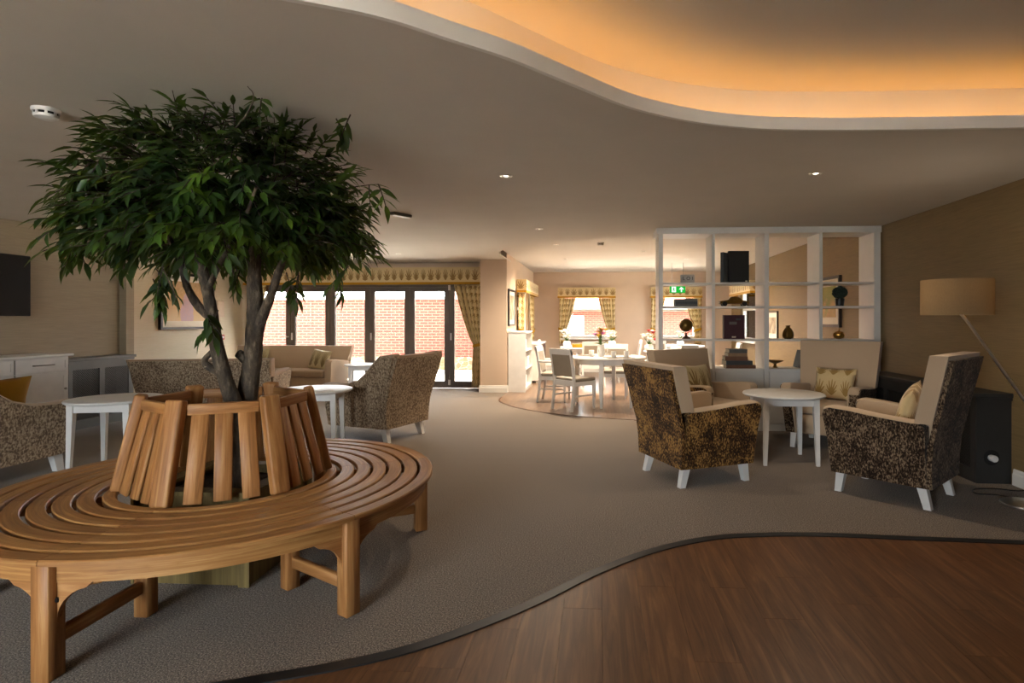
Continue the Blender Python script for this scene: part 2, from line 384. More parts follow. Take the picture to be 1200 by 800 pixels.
def grid_mesh(name, fn, nu, nv, mat, parent=None, solid=0.0, ang=60):
    """fn(s,t) -> (co, uv); open sheet with its own UVs, optional thickness"""
    vs, uv = [], []
    for j in range(nv + 1):
        for i in range(nu + 1):
            c, w = fn(i / nu, j / nv); vs.append(c); uv.append(w)
    fs = [(j * (nu + 1) + i, j * (nu + 1) + i + 1, (j + 1) * (nu + 1) + i + 1, (j + 1) * (nu + 1) + i) for j in range(nv) for i in range(nu)]
    me = bpy.data.meshes.new(name); me.from_pydata(vs, [], fs); ul = me.uv_layers.new(name='UVMap')
    for l in me.loops: ul.data[l.index].uv = uv[l.vertex_index]
    o = link_me(name, me, mat, parent, True, ang)
    if solid:
        md = o.modifiers.new('thickness', 'SOLIDIFY'); md.thickness = solid
    return o
def face_rot(d): return math.atan2(d[0], -d[1])           # local front is -Y
def interp(pts, x):
    if x <= pts[0][0]: return pts[0][1]
    for (x0, y0), (x1, y1) in zip(pts, pts[1:]):
        if x <= x1: return y0 + (y1 - y0) * (x - x0) / (x1 - x0)
    return pts[-1][1]
def smooth_curve(pts, n=6):
    """Catmull-Rom through the points"""
    P = [Vector(p) for p in pts]; P = [2 * P[0] - P[1]] + P + [2 * P[-1] - P[-2]]; out = []
    for i in range(1, len(P) - 2):
        for k in range(n):
            t = k / n; a, b, c, d = P[i - 1:i + 3]
            out.append(0.5 * ((2 * b) + (c - a) * t + (2 * a - 5 * b + 4 * c - d) * t * t + (3 * b - a - 3 * c + d) * t ** 3))
    return out + [P[-2]]

# ------------------------------------------------------------------ the room shell
ZC, ZD, ZU, ZR = 2.43, 2.545, 2.74, 2.86                   # main, dining and coffer ceilings, added light-blocking slab
XL, XP, XR, YB, YD, YW, XD = -6.5, -6.95, 3.32, -2.6, 11.0, 14.7, -1.68
def struct(o, label=None, cat=None): return tag(o, label, cat, kind='structure')
def wall(name, axis, c0, c1, a0, a1, z0, z1, holes, mat, label):
    bm = bmesh.new(); aa = sorted({a0, a1, *[h[0] for h in holes], *[h[1] for h in holes]}); zz = sorted({z0, z1, *[h[2] for h in holes], *[h[3] for h in holes]})
    for p, q in zip(aa, aa[1:]):
        run = None
        for r, s in zip(zz, zz[1:]):
            hole = any(h[0] <= p and q <= h[1] and h[2] <= r and s <= h[3] for h in holes)
            if hole: continue
            if axis == 'x': box(bm, c0, c1, p, q, r, s)
            else: box(bm, p, q, c0, c1, r, s)
    bmesh.ops.remove_doubles(bm, verts=bm.verts, dist=1e-5)
    return struct(link(name, bm, mat), label, 'wall')
DOOR = (-6.9, -2.11, 0.0, 2.02)
WIN1 = (-0.93, 0.30, 0.86, 2.0); WIN2 = (1.40, 2.46, 0.86, 2.0); WIN3 = (11.75, 13.6, 0.86, 2.0)
REAR = [(-3.8, -1.4, 0.1, 2.4)]; WIN5 = (12.2, 13.8, 0.86, 2.0)
wall('wall_left', 'x', XL - 0.2, XL, YB, 7.43, 0, ZR, [], 'wp_left', 'taupe grasscloth wall behind the white sideboard')
struct(link('wall_left_pier', B(XL - 0.6, -6.4, 7.43, 7.56, 0, ZR), 'wp_left'), 'narrow shaded pier at the end of the taupe wall', 'wall')
wall('wall_left_far', 'x', XP - 0.2, XP, 7.56, YD + 0.2, 0, ZR, [], 'wp_picture', 'pale papered wall carrying the framed painting')
wall('wall_far', 'y', YD, YD + 0.2, XP - 0.2, XD - 0.2, 0, ZR, [DOOR], 'cream_paint', 'cream wall around the folding glass doors')
struct(link('wall_pillar', B(-2.17, XD, 10.42, YD, 0, ZR), 'cream_paint'), 'plain cream pier between folding doors and dining area', 'wall')
wall('wall_dining_left', 'x', XD - 0.2, XD, YD, YW, 0, ZR, [WIN3], 'cream_paint', 'cream side wall of the dining area')
wall('wall_dining_far', 'y', YW, YW + 0.2, XD - 0.2, XR + 0.2, 0, ZR, [WIN1, WIN2], 'cream_paint', 'cream end wall of the dining area with two windows')
wall('wall_right', 'x', XR, XR + 0.2, YB, YW, 0, ZR, [WIN5], 'wp_right', 'bronze grasscloth wall behind the floor lamp')
wall('wall_rear', 'y', YB - 0.2, YB, XL - 0.2, XR + 0.2, 0, ZR, REAR, 'cream_paint', 'plain wall behind the viewer with a wide window')
bm = B(XP - 0.25, XR + 0.25, YB - 0.25, YD + 0.22, ZR, ZR + 0.1); box(bm, XD - 0.22, XR + 0.25, YD + 0.22, YW + 0.25, ZR, ZR + 0.1)
struct(link('ceiling_light_seal', bm, 'ceiling'), 'unseen slab added above the ceilings to block light leaks', 'roof')  # added out of view to stop daylight leaking in where ceilings meet walls

# curves shared by floor and ceiling (x -> y)
C_CEIL = [(-6.6, 1.30), (-4.0, 1.34), (-2.6, 1.45), (-1.7, 1.66), (-1.043, 1.942), (-0.792, 2.071), (-0.589, 2.245), (-0.377, 2.43), (-0.132, 2.702), (0.169, 3.025), (0.514, 3.254), (0.881, 3.391), (1.242, 3.444), (1.765, 3.47), (2.441, 3.474), (XR, 3.47)]
C_STRIP = [(-6.6, 1.35), (-4.0, 1.42), (-2.6, 1.58), (-1.9, 1.78), (-1.339, 2.0), (-0.982, 2.143), (-0.738, 2.279), (-0.5, 2.477), (-0.277, 2.704), (-0.009, 3.026), (0.317, 3.326), (0.674, 3.529), (0.999, 3.605), (1.385, 3.629), (1.878, 3.604), (2.514, 3.577), (XR, 3.55)]
C_DIN = [(-1.69, 10.4), (-1.675, 9.70), (-1.64, 9.395), (-1.56, 9.15), (-1.437, 8.928), (-1.209, 8.592), (-0.887, 8.288), (-0.498, 8.012), (0.0, 7.80), (0.462, 7.672), (0.75, 7.60), (XR, 7.45)]
def dense(c): return [(p.x, p.y) for p in smooth_curve([(a, b, 0) for a, b in c], 6)]
D_CEIL, D_STRIP, D_DIN = dense(C_CEIL), dense(C_STRIP), dense(C_DIN)
def sheet(xs, lo, hi, z0, z1, bm=None):
    """slab between two curves lo(x) < hi(x)"""
    bm = bm or bmesh.new()
    loft(bm, [[(x, lo(x), z0), (x, hi(x), z0), (x, hi(x), z1), (x, lo(x), z1)] for x in xs]); return bm
xs_main = sorted({round(x, 4) for x, _ in D_CEIL + D_DIN + D_STRIP if XP <= x <= XR} | {XP, -2.17, -2.1701, XD - 0.0001, XR})
def far_edge(x): return YD if x <= XD - 0.0001 else interp(D_DIN, x)
# ceilings
struct(link('ceiling', sheet(xs_main, lambda x: interp(D_CEIL, x), far_edge, ZC, ZC + 0.02), 'ceiling'), 'main white lounge ceiling with curved edge', 'ceiling')
struct(link('ceiling_coffer', sheet([x for x in xs_main], lambda x: YB, lambda x: interp(D_CEIL, x) + 0.75, ZU, ZU + 0.02), 'ceiling'), 'raised coffer ceiling above the curved light cove', 'ceiling')
struct(link('ceiling_dining', sheet([x for x in xs_main if x >= XD - 0.001], lambda x: interp(D_DIN, x) - 0.0, lambda x: YW, ZD, ZD + 0.02), 'ceiling'), 'slightly raised ceiling of the dining area', 'ceiling')
def ribbon(curve, off0, off1, z0, z1, x0=-99, x1=99):
    """upright or flat strip along a curve, offset sideways by off0..off1 along the curve normal"""
    pts = [Vector((x, y, 0)) for x, y in curve if x0 <= x <= x1]; bm = bmesh.new(); rings = []
    for i, p in enumerate(pts):
        d = (pts[min(i + 1, len(pts) - 1)] - pts[max(i - 1, 0)]).normalized(); n = Vector((-d.y, d.x, 0))
        a, b = p + n * off0, p + n * off1
        rings.append([(a.x, a.y, z0), (b.x, b.y, z0), (b.x, b.y, z1), (a.x, a.y, z1)])
    return loft(bm, rings)
struct(link('trim_1', ribbon(D_CEIL, -0.012, 0.012, ZC - 0.004, ZC + 0.068, -6.5, XR), 'white_gloss', smooth=True, ang=30), 'smooth white curved fascia along the light cove', 'trim')
struct(link('wall_cove', ribbon(D_CEIL, 0.22, 0.24, ZC + 0.02, ZU, -6.5, XR), 'ceiling', smooth=True, ang=30), 'curved upstand behind the light cove', 'wall')
tag(link('led_strip', ribbon(D_CEIL, 0.07, 0.09, ZC + 0.021, ZC + 0.049, -6.4, XR), 'led'), 'amber light strip hidden in the curved ceiling cove', 'light strip')
struct(link('wall_step', ribbon(D_DIN, -0.005, 0.0, ZC, ZD, -1.68, XR), 'ceiling', smooth=True, ang=30), 'curved step between lounge and dining ceilings', 'wall')
# floors
struct(link('floor', sheet(xs_main, lambda x: interp(D_STRIP, x) + 0.02, far_edge, -0.06, 0.0), 'carpet'), 'brown grey speckled lounge carpet', 'floor')
struct(link('floor_base', B(XP - 0.2, XR + 0.2, YB - 0.2, YW + 0.2, -0.16, -0.06), 'wood_dark'), 'concrete slab under the floor coverings', 'floor')
struct(link('trim_2', ribbon(D_STRIP, -0.028, 0.028, -0.02, 0.006, -6.5, XR), 'black_strip', smooth=True, ang=30), 'black curved edging between carpet and wood floor', 'trim')
struct(link('trim_3', ribbon(D_DIN, -0.012, 0.014, -0.02, 0.005, -1.68, XR), 'wood_dark', smooth=True, ang=30), 'thin dark edging round the dining floor', 'trim')
def planks(fl, mat, x0, x1, lo, hi, w, ln, seedv):
    rg = random.Random(seedv); n = 0; x = x0
    while x < x1 - 0.01:
        xe = min(x + w, x1); g = 0.0005
        ya, yb = min(lo(x), lo(xe), lo((x + xe) / 2)), max(hi(x), hi(xe), hi((x + xe) / 2))
        y = ya - rg.random() * ln
        while y < yb:
            ye = y + ln
            k = [x + g + (xe - x - 2 * g) * i / 4 for i in range(5)]
            low = [max(y + g, lo(a)) for a in k]; up = [min(ye - g, hi(a)) for a in k]
            if any(u - l > 0.004 for u, l in zip(up, low)):
                up = [max(u, l + 0.0005) for u, l in zip(up, low)]
                cx, cy = (x + xe) / 2, (y + ye) / 2; bm = bmesh.new()
                simple = len({round(v, 4) for v in low}) == 1 and len({round(v, 4) for v in up}) == 1
                if simple: box(bm, k[0] - cx, k[-1] - cx, low[0] - cy, up[0] - cy, -0.06, 0)
                else: loft(bm, [[(a - cx, l - cy, -0.06), (a - cx, u - cy, -0.06), (a - cx, u - cy, 0), (a - cx, l - cy, 0)] for a, l, u in zip(k, low, up)])
                o = link('plank', bm, mat, fl); o.location = (cx, cy, 0.0); n += 1
            y = ye
        x = xe
    return n
fl = thing('floor_front', 'dark brown wood plank floor in the foreground', 'floor', kind='structure')
n1 = planks(fl, 'vinyl', -2.3, XR, lambda x: 0.0, lambda x: interp(D_STRIP, x), 0.178, 1.22, 3)
struct(link('floor_front_rear', B(XL, XR, YB, -0.0, -0.06, 0), 'vinyl'), 'dark wood floor behind the viewer', 'floor')
struct(link('floor_front_side', sheet([x for x in xs_main if x <= -2.3] + [-2.3], lambda x: 0.0, lambda x: interp(D_STRIP, x), -0.06, 0), 'vinyl'), 'dark wood floor left of the planked area', 'floor')
fl = thing('floor_dining', 'mid brown wood plank floor of the dining area', 'floor', kind='structure')
n2 = planks(fl, 'vinyl_dining', XD, XR, lambda x: interp(D_DIN, x), lambda x: YW, 0.178, 1.22, 5)
print('planks', n1, n2)
# skirting boards
def skirting(name, axis, c, a0, a1, s, label):
    prof = [(0, 0), (0.016, 0), (0.016, 0.085), (0.010, 0.10), (0.010, 0.118), (0.004, 0.13), (0, 0.13)]
    bm = bmesh.new()
    if axis == 'x': loft(bm, [[(c + s * d, a, z) for d, z in prof] for a in (a0, a1)])
    else: loft(bm, [[(a, c + s * d, z) for d, z in prof] for a in (a0, a1)])
    return struct(link(name, bm, 'white_gloss'), label, 'skirting')
skirting('baseboard_right', 'x', XR, YB, 4.83, -1, 'white skirting board below the bronze wall near the lamp')
skirting('baseboard_right_far', 'x', XR, 7.45, YW, -1, 'white skirting board on the right dining wall')
skirting('baseboard_pillar', 'y', 10.42, -2.19, XD + 0.016, -1, 'white skirting board on the cream pier')
skirting('baseboard_dining_left', 'x', XD, 10.42, YW, 1, 'white skirting board on the dining side wall')
skirting('baseboard_dining_far', 'y', YW, XD, XR, -1, 'white skirting board under the dining windows')
skirting('baseboard_left_far', 'x', XP, 7.56, YD, 1, 'white skirting board under the framed painting')
skirting('baseboard_left', 'x', XL, YB, 4.3, 1, 'white skirting board on the taupe wall')

# folding doors
dr = thing('door_1', 'bronze grey aluminium folding glass doors to the garden', 'door', (0, YD + 0.1, 0), kind='structure')
link('head_rail', B(DOOR[0], DOOR[1], -0.05, 0.05, 1.965, 2.02), 'door_frame', dr); link('threshold', B(DOOR[0], DOOR[1], -0.05, 0.05, 0, 0.03), 'door_frame', dr)
edges = [-6.9, -6.105, -5.30, -4.503, -3.703, -2.912, -2.11]
for i, (a, b) in enumerate(zip(edges, edges[1:])):
    a += 0.003; b -= 0.003; f = bmesh.new(); s = 0.095
    box(f, a, a + s, -0.035, 0.035, 0.032, 1.963); box(f, b - s, b, -0.035, 0.035, 0.032, 1.963)
    box(f, a + s, b - s, -0.035, 0.035, 0.032, 0.13); box(f, a + s, b - s, -0.035, 0.035, 1.88, 1.963)
    lf = link('door_leaf', f, 'door_frame', dr); link('pane', B(a + s, b - s, -0.006, 0.006, 0.13, 1.88), 'glass', lf)
    if i in (3, 5, 1):
        link('handle', B(a + 0.02, a + 0.045, -0.065, -0.035, 0.93, 1.07, bev=0.006), 'white_plastic', lf)
    if i == 1:
        hb = B(a - 0.06, a - 0.04, -0.09, -0.035, 0.98, 1.0); box(hb, a - 0.14, a - 0.04, -0.095, -0.075, 0.98, 1.0); link('lever', hb, 'chrome', lf)
    if i == 5:
        for zz in (0.06, 1.90): link('hinge', B(a - 0.02, a + 0.025, -0.06, -0.035, zz, zz + 0.1, bev=0.005), 'white_plastic', lf)

# windows
def window(name, label, cx, cy, rz, w, z0, z1):
    t = thing(name, label, 'window', (cx, cy, 0), rz, kind='structure'); f = bmesh.new(); h = w / 2
    box(f, -h, -h + 0.06, -0.04, 0.04, z0, z1); box(f, h - 0.06, h, -0.04, 0.04, z0, z1)
    box(f, -h + 0.06, h - 0.06, -0.04, 0.04, z0, z0 + 0.06); box(f, -h + 0.06, h - 0.06, -0.04, 0.04, z1 - 0.06, z1)
    link('window_frame', f, 'white_gloss', t)
    link('transom', B(-h + 0.06, h - 0.06, -0.035, 0.035, z0 + 0.68, z0 + 0.74), 'white_gloss', t)
    link('pane', B(-h + 0.06, h - 0.06, -0.004, 0.004, z0 + 0.06, z0 + 0.68), 'glass', t); link('pane', B(-h + 0.06, h - 0.06, -0.004, 0.004, z0 + 0.74, z1 - 0.06), 'glass', t)
    link('window_sill', B(-h - 0.05, h + 0.05, -0.22, -0.04, z0 - 0.035, z0, bev=0.006), 'white_gloss', t)
window('window_1', 'white framed dining window straight ahead behind flowers', (WIN1[0] + WIN1[1]) / 2, YW + 0.1, 0, WIN1[1] - WIN1[0], WIN1[2], WIN1[3])
window('window_2', 'white framed dining window seen through the shelf unit', (WIN2[0] + WIN2[1]) / 2, YW + 0.1, 0, WIN2[1] - WIN2[0], WIN2[2], WIN2[3])
window('window_3', 'white framed window in the dining side wall', XD - 0.1, (WIN3[0] + WIN3[1]) / 2, PI / 2, WIN3[1] - WIN3[0], WIN3[2], WIN3[3])
window('window_4', 'wide white framed glazing behind the viewer', -2.6, YB - 0.1, PI, 2.4, 0.1, 2.4)
window('window_5', 'white framed window at the far end of the right wall', XR + 0.1, 13.0, -PI / 2, 1.6, WIN5[2], WIN5[3])

# ------------------------------------------------------------------ pelmets and curtains
def pelmet(label, cx, cy, rz, w, z0, z1, depth, motif):
    t = thing('pelmet', label, 'pelmet', (cx, cy, 0), rz); h = w / 2; zt = z0 + 0.045
    # path round the front: left return, front, right return
    path = [(-h, 0), (-h, -depth), (h, -depth), (h, 0)]; L = [0, depth, depth + w, 2 * depth + w]
    vs, fs, uv = [], [], []
    for (x, y), l in zip(path, L):
        for z in (zt, z1): vs.append((x, y, z)); uv.append((l / motif, (z - zt) / (z1 - zt) * 0.98 + 0.01))
    for i in range(3): fs.append((2 * i, 2 * i + 2, 2 * i + 3, 2 * i + 1))
    me = bpy.data.meshes.new('pelmet_board'); me.from_pydata(vs, [], fs); ul = me.uv_layers.new(name='UVMap')
    for l in me.loops: ul.data[l.index].uv = uv[l.vertex_index]
    o = link_me('pelmet_board', me, 'pelmet', t); md = o.modifiers.new('thickness', 'SOLIDIFY'); md.thickness = 0.018; md.offset = -1
    b = bmesh.new(); e = 0.004
    box(b, -h - e, h + e, -depth - e, -depth + 0.018, z0, zt); box(b, -h - e, -h + 0.018, -depth + 0.018, 0, z0, zt); box(b, h - 0.018, h + e, -depth + 0.018, 0, z0, zt)
    link('gold_edge', b, 'gold_trim', t)
    link('pelmet_top', B(-h + 0.018, h - 0.018, -depth + 0.018, 0, z1 - 0.02, z1), 'white_gloss', t)
    return t
def curtain(label, cx, cy, rz, w, side, z_top, z_tie, z_bot, folds=7, tie_w=0.38, bot_w=0.6, amp=0.03):
    """side -1: hung from its left edge, +1: from its right edge"""
    t = thing('curtain', label, 'curtain', (cx, cy, 0), rz)
    def width(z):
        if z >= z_tie:
            k = (z - z_tie) / (z_top - z_tie); return w * (tie_w + (1 - tie_w) * k ** 0.75)
        k = (z_tie - z) / max(z_tie - z_bot, 1e-3); return w * (tie_w + (bot_w - tie_w) * min(1, k * 1.6) ** 0.8)
    def fn(s, tt):
        z = z_top + (z_bot - z_top) * tt; ww = width(z); x = (s if side < 0 else s - 1) * ww
        ph = s * folds * 2 * PI
        return (x + 0.012 * math.sin(ph * 2 + 1) * ww / w, amp * math.sin(ph) * (0.7 + 0.3 * math.sin(7 * s + 3 * tt)) - 0.0, z), (s * 1.6, tt * 1.0 * (z_top - z_bot) / 1.2)
    grid_mesh('drape', fn, folds * 8, 24, 'curtain', t, 0.004)
    xt = (0.5 if side < 0 else -0.5) * w * tie_w; rx = w * tie_w / 2 + 0.012
    b = bmesh.new(); rings = []
    for i in range(25):
        a = 2 * PI * i / 24; c, s_ = math.cos(a), math.sin(a); zc = z_tie + (0.03 if side < 0 else 0.03) * -c * side * -1
        rings.append([(xt + c * (rx + d), s_ * (amp + 0.022 + d), zc + h) for d, h in ((0, -0.03), (0.006, -0.03), (0.006, 0.03), (0, 0.03))])
    loft(b, rings, cap=False); link('tieback', b, 'gold_trim', t, True)
    return t
pelmet('long leaf print pelmet with gold edge above the folding doors', -4.54, YD - 0.022, 0, 4.72, 2.0, 2.325, 0.2, 0.142)
curtain('tall leaf print curtain tied back beside the cream pier', -2.19, YD - 0.09, 0, 0.60, 1, 2.0, 0.85, 0.02, 6, 0.36, 0.42, 0.045)
curtain('tall leaf print curtain at the painting end of the folding doors', -6.88, YD - 0.09, 0, 0.36, -1, 2.0, 0.85, 0.02, 6, 0.34, 0.42, 0.032)
pelmet('short leaf print pelmet above the window straight ahead', (-1.06 + 0.43) / 2, YW, 0, 1.46, 1.88, 2.145, 0.16, 0.163)
curtain('short leaf print curtain left of the window straight ahead', -1.02, YW - 0.08, 0, 0.42, -1, 1.88, 1.08, 0.72, 5, 0.42, 0.42, 0.03)
curtain('short leaf print curtain right of the window straight ahead', 0.39, YW - 0.08, 0, 0.42, 1, 1.88, 1.08, 0.72, 5, 0.42, 0.42, 0.03)
pelmet('short leaf print pelmet seen through the top of the shelf unit', 1.93, YW, 0, 1.28, 1.88, 2.145, 0.16, 0.163)
curtain('short leaf print curtain beside the left shelf post', 1.31, YW - 0.08, 0, 0.34, -1, 1.88, 1.08, 0.72, 5, 0.42, 0.42, 0.03)
curtain('short leaf print curtain seen behind the globe', 2.55, YW - 0.08, 0, 0.40, 1, 1.88, 1.08, 0.72, 5, 0.42, 0.42, 0.03)
pelmet('leaf print pelmet on the right wall beyond the shelf unit', XR - 0.022, 13.0, -PI / 2, 1.9, 1.88, 2.145, 0.2, 0.163)
pelmet('leaf print pelmet on the dining side wall', XD + 0.022, 12.68, PI / 2, 2.3, 1.88, 2.145, 0.2, 0.163)
curtain('near leaf print curtain on the dining side wall', XD + 0.1, 11.57, PI / 2, 0.34, -1, 1.88, 1.08, 0.72, 5, 0.6, 0.6, 0.045)
curtain('far leaf print curtain on the dining side wall', XD + 0.1, 13.78, PI / 2, 0.5, 1, 1.88, 1.08, 0.72, 5, 0.42, 0.42, 0.03)

# ------------------------------------------------------------------ outside
struct(link('ground_paving', B(-30, 30, -25, 45, -0.30, -0.17), 'paving'), 'pale sunlit paving outside', 'ground')
struct(link('ground_patio', B(-12, XD - 0.2, YD + 0.2, 15.3, -0.17, -0.02), 'paving'), 'pale patio between doors and garden wall', 'ground')
gw = thing('garden_wall', 'red brick garden wall with stone base seen through the folding doors', 'wall', (0, 15.3, 0), kind='structure')
link('brick_face', B(-13, XD - 0.2, 0.0, 0.3, 0.33, 1.80), 'brick', gw); link('stone_base', B(-13, XD - 0.2, -0.03, 0.3, -0.17, 0.33), 'stone', gw)
link('brick_band', B(-13, XD - 0.2, -0.02, 0.3, 1.80, 1.88), 'brick', gw)
x = -13.0; k = 0
cop = B(0, 0.6 - 0.008, -0.06, 0.36, 1.88, 1.95, bev=0.01, seg=1); c0 = link('coping_stone', cop, 'coping', gw); c0.location.x = x
while x < XD - 0.8:
    x += 0.6; c = c0.copy(); COL.objects.link(c); c.location.x = x
nb = thing('neighbour_house', 'sunlit neighbouring house with tiled roof beyond the dining windows', 'house', (0, 22.5, 0))
link('house_wall', B(-6, 9, 0.0, 5, -0.2, 1.75), 'brick', nb)
link('gutter', B(-6, 9, -0.45, -0.33, 1.66, 1.76), 'grey_paint', nb)
rf = prism(bmesh.new(), [(-0.4, 1.72), (-0.4, 1.80), (3.0, 3.6), (5.4, 1.80), (5.4, 1.72), (3.0, 3.5)], 'x', -6.2, 9.2); link('roof', rf, 'tiles', nb)
for xa in (-1.6, 1.4, 3.6):
    wf = bmesh.new(); box(wf, xa, xa + 1.0, -0.03, 0.02, 0.7, 1.5); w_ = link('window', wf, 'white_gloss', nb); link('pane', B(xa + 0.07, xa + 0.93, -0.04, -0.03, 0.77, 1.43), 'glass', w_)

# ------------------------------------------------------------------ tree bench
def piece(parent, name, p0, p1, w, t, side, mat, bev=0.004, seg=1, name_label=None):
    """straight timber from p0 to p1; local X runs along the grain, w lies along `side`"""
    p0, p1 = Vector(p0), Vector(p1); X = (p1 - p0).normalized(); Y = Vector(side); Y = (Y - X * Y.dot(X)).normalized(); Z = X.cross(Y)
    L = (p1 - p0).length; bm = B(-L / 2, L / 2, -w / 2, w / 2, -t / 2, t / 2, bev=bev, seg=seg)
    o = link(name, bm, mat, parent, True, 50)
    mt = Matrix((X, Y, Z)).transposed().to_4x4(); mt.translation = (p0 + p1) / 2; o.matrix_local = mt
    return o
def arc_piece(parent, name, r0, r1, a0, a1, z0, z1, mat, n=10, ch=0.005):
    bm = bmesh.new(); prof = [(r0, z0), (r1, z0), (r1, z1 - ch), (r1 - ch, z1), (r0 + ch, z1), (r0, z1 - ch)]; rings = []
    for i in range(n + 1):
        a = a0 + (a1 - a0) * i / n; c, s = math.cos(a), math.sin(a); rings.append([(r * c, r * s, z) for r, z in prof])
    loft(bm, rings); return link(name, bm, mat, parent, True, 35)
BX, BY = -2.03, 3.05
bench = thing('tree_bench', 'round slatted teak tree bench with low back in the foreground', 'bench', (BX, BY, 0))
RAD = math.radians
for ring in range(6):
    ro = 1.09 - ring * 0.089
    for k in range(6):
        a0 = RAD(-90 + 60 * k); arc_piece(bench, 'seat_slat', ro - 0.071, ro, a0 + 0.0012 / ro, a0 + RAD(60) - 0.0012 / ro, 0.428, 0.450, 'teak_ring')
for k in range(6):
    a = RAD(-90 + 60 * k); b = a + RAD(60); c, s = math.cos(a), math.sin(a); tn = (-s, c, 0); rd = Vector((c, s, 0)); T = Vector(tn)
    arc_piece(bench, 'inner_ring', 0.495, 0.548, a + 0.002, b - 0.002, 0.425, 0.450, 'teak_ring')
    arc_piece(bench, 'apron', 1.030, 1.052, a + 0.036, b - 0.036, 0.355, 0.428, 'teak_ring')
    piece(bench, 'leg', rd * 1.045, rd * 1.045 + Vector((0, 0, 0.428)), 0.072, 0.072, tn, 'teak')
    piece(bench, 'inner_leg', rd * 0.585, rd * 0.585 + Vector((0, 0, 0.40)), 0.066, 0.066, tn, 'teak')
    piece(bench, 'stretcher', rd * 0.62 + Vector((0, 0, 0.135)), rd * 1.008 + Vector((0, 0, 0.135)), 0.03, 0.055, tn, 'teak')
    piece(bench, 'seat_bearer', rd * 0.50 + Vector((0, 0, 0.40)), rd * 1.008 + Vector((0, 0, 0.40)), 0.036, 0.05, tn, 'teak')
    for sgn in (-1, 1):                                  # curved brackets under the apron
        bm = bmesh.new(); pts = [(0, 0), (0.13, 0)] + [(0.13 * (1 - math.sin(q * PI / 16)) ** 1.0 + 0.0, -0.02 - 0.12 * (1 - math.cos(q * PI / 16))) for q in range(1, 8)] + [(0, -0.14)]
        prism(bm, pts, 'y', -0.011, 0.011); o = link('bracket', bm, 'teak', bench)
        ang = a + sgn * 0.055; base = Vector((math.cos(a), math.sin(a), 0)) * 1.036 + T * sgn * 0.036
        x = (Vector((math.cos(a + sgn * 0.16), math.sin(a + sgn * 0.16), 0)) * 1.040 - base).normalized(); z = Vector((0, 0, 1)); y = z.cross(x)
        mt = Matrix((x, y, z)).transposed().to_4x4(); mt.translation = base + Vector((0, 0, 0.357)); o.matrix_local = mt
    link('bolt', lathe(bmesh.new(), [(0.0001, 0), (0.011, 0), (0.010, 0.006), (0.0001, 0.008)], 10), 'dark_hole', bench).matrix_local = Matrix.Translation(rd * 1.045 + T * 0.036 + Vector((0, 0, 0.29))) @ Matrix.Rotation(a + PI / 2, 4, 'Z') @ Matrix.Rotation(PI / 2, 4, 'Y')
    # back: post at the corner, rail and three slats towards the next corner
    pb = rd * 0.50 + Vector((0, 0, 0.45)); pt = rd * 0.395 + Vector((0, 0, 0.935))
    piece(bench, 'back_post', pb, pt, 0.088, 0.052, tn, 'teak', 0.012, 3)
    c2, s2 = math.cos(b), math.sin(b); r2 = Vector((c2, s2, 0))
    q0, q1 = rd * 0.402 + Vector((0, 0, 0.885)), r2 * 0.402 + Vector((0, 0, 0.885)); d = (q1 - q0).normalized()
    piece(bench, 'top_rail', q0 + d * 0.046, q1 - d * 0.046, 0.055, 0.03, (0, 0, 1), 'teak', 0.006, 2)
    e0, e1 = rd * 0.515 + Vector((0, 0, 0.45)), r2 * 0.515 + Vector((0, 0, 0.45)); u0, u1 = rd * 0.406 + Vector((0, 0, 0.862)), r2 * 0.406 + Vector((0, 0, 0.862))
    for f in (0.26, 0.5, 0.74):
        piece(bench, 'back_slat', e0.lerp(e1, f), u0.lerp(u1, f), 0.078, 0.018, d, 'teak')

# ------------------------------------------------------------------ planter and tree
pl = thing('planter', 'square pale timber planter inside the tree bench', 'planter', (BX, BY, 0)); hs = 0.295
for k in range(4):
    mt = Matrix.Rotation(k * PI / 2, 4, 'Z')
    for zz in range(4):
        o = link('board', B(-hs, hs, -hs, -hs + 0.022, zz * 0.111 + 0.003, zz * 0.111 + 0.111), 'planter_wood', pl); o.matrix_local = mt
    o = link('corner_batten', B(hs - 0.045, hs + 0.012, -hs - 0.016, -hs - 0.0005, 0, 0.447), 'planter_wood', pl); o.matrix_local = mt
    o = link('rim', B(-hs - 0.02, hs - 0.061, -hs - 0.02, -hs + 0.06, 0.448, 0.468), 'planter_wood', pl); o.matrix_local = mt
def soil_fn(s, t):
    x, y = (s - 0.5) * 2 * (hs - 0.024), (t - 0.5) * 2 * (hs - 0.024)
    return (x, y, 0.40 + 0.025 * math.cos(x * 4) * math.cos(y * 4) + random.uniform(-0.006, 0.006)), (s, t)
tag(grid_mesh('soil', soil_fn, 24, 24, 'soil', pl, 0.02), kind='stuff')

def SC(x, y, Z):
    X = (x - CX) / F_PX * Z; return Vector((X * _R[0] + Z * _F[0], X * _R[1] + Z * _F[1], CAM_H - (y - CY) * Z / F_PX))
tree = thing('ornamental_tree', 'leafy dark green tree growing through the round bench', 'tree', (BX, BY, 0)); TO = Vector((BX, BY, 0))
def trunk(name, path, r0, r1, n=12, wob=0.12):
    P = smooth_curve([SC(*p) - TO for p in path], 6); m = len(P); rg = random.Random(len(path) * 7 + int(r0 * 1000))
    rr = [(r0 + (r1 - r0) * i / (m - 1)) * (1 + rg.uniform(-wob, wob) * 0.6) for i in range(m)]
    return link(name, tube(bmesh.new(), P, rr, n), 'bark', tree, True, 80)
trunk('trunk', [(289, 600, 3.12), (288, 540, 3.12), (286, 490, 3.13), (291, 455, 3.14), (297, 410, 3.15), (299, 360, 3.16), (298, 320, 3.17), (301, 270, 3.18), (306, 220, 3.2), (300, 180, 3.2)], 0.062, 0.022)
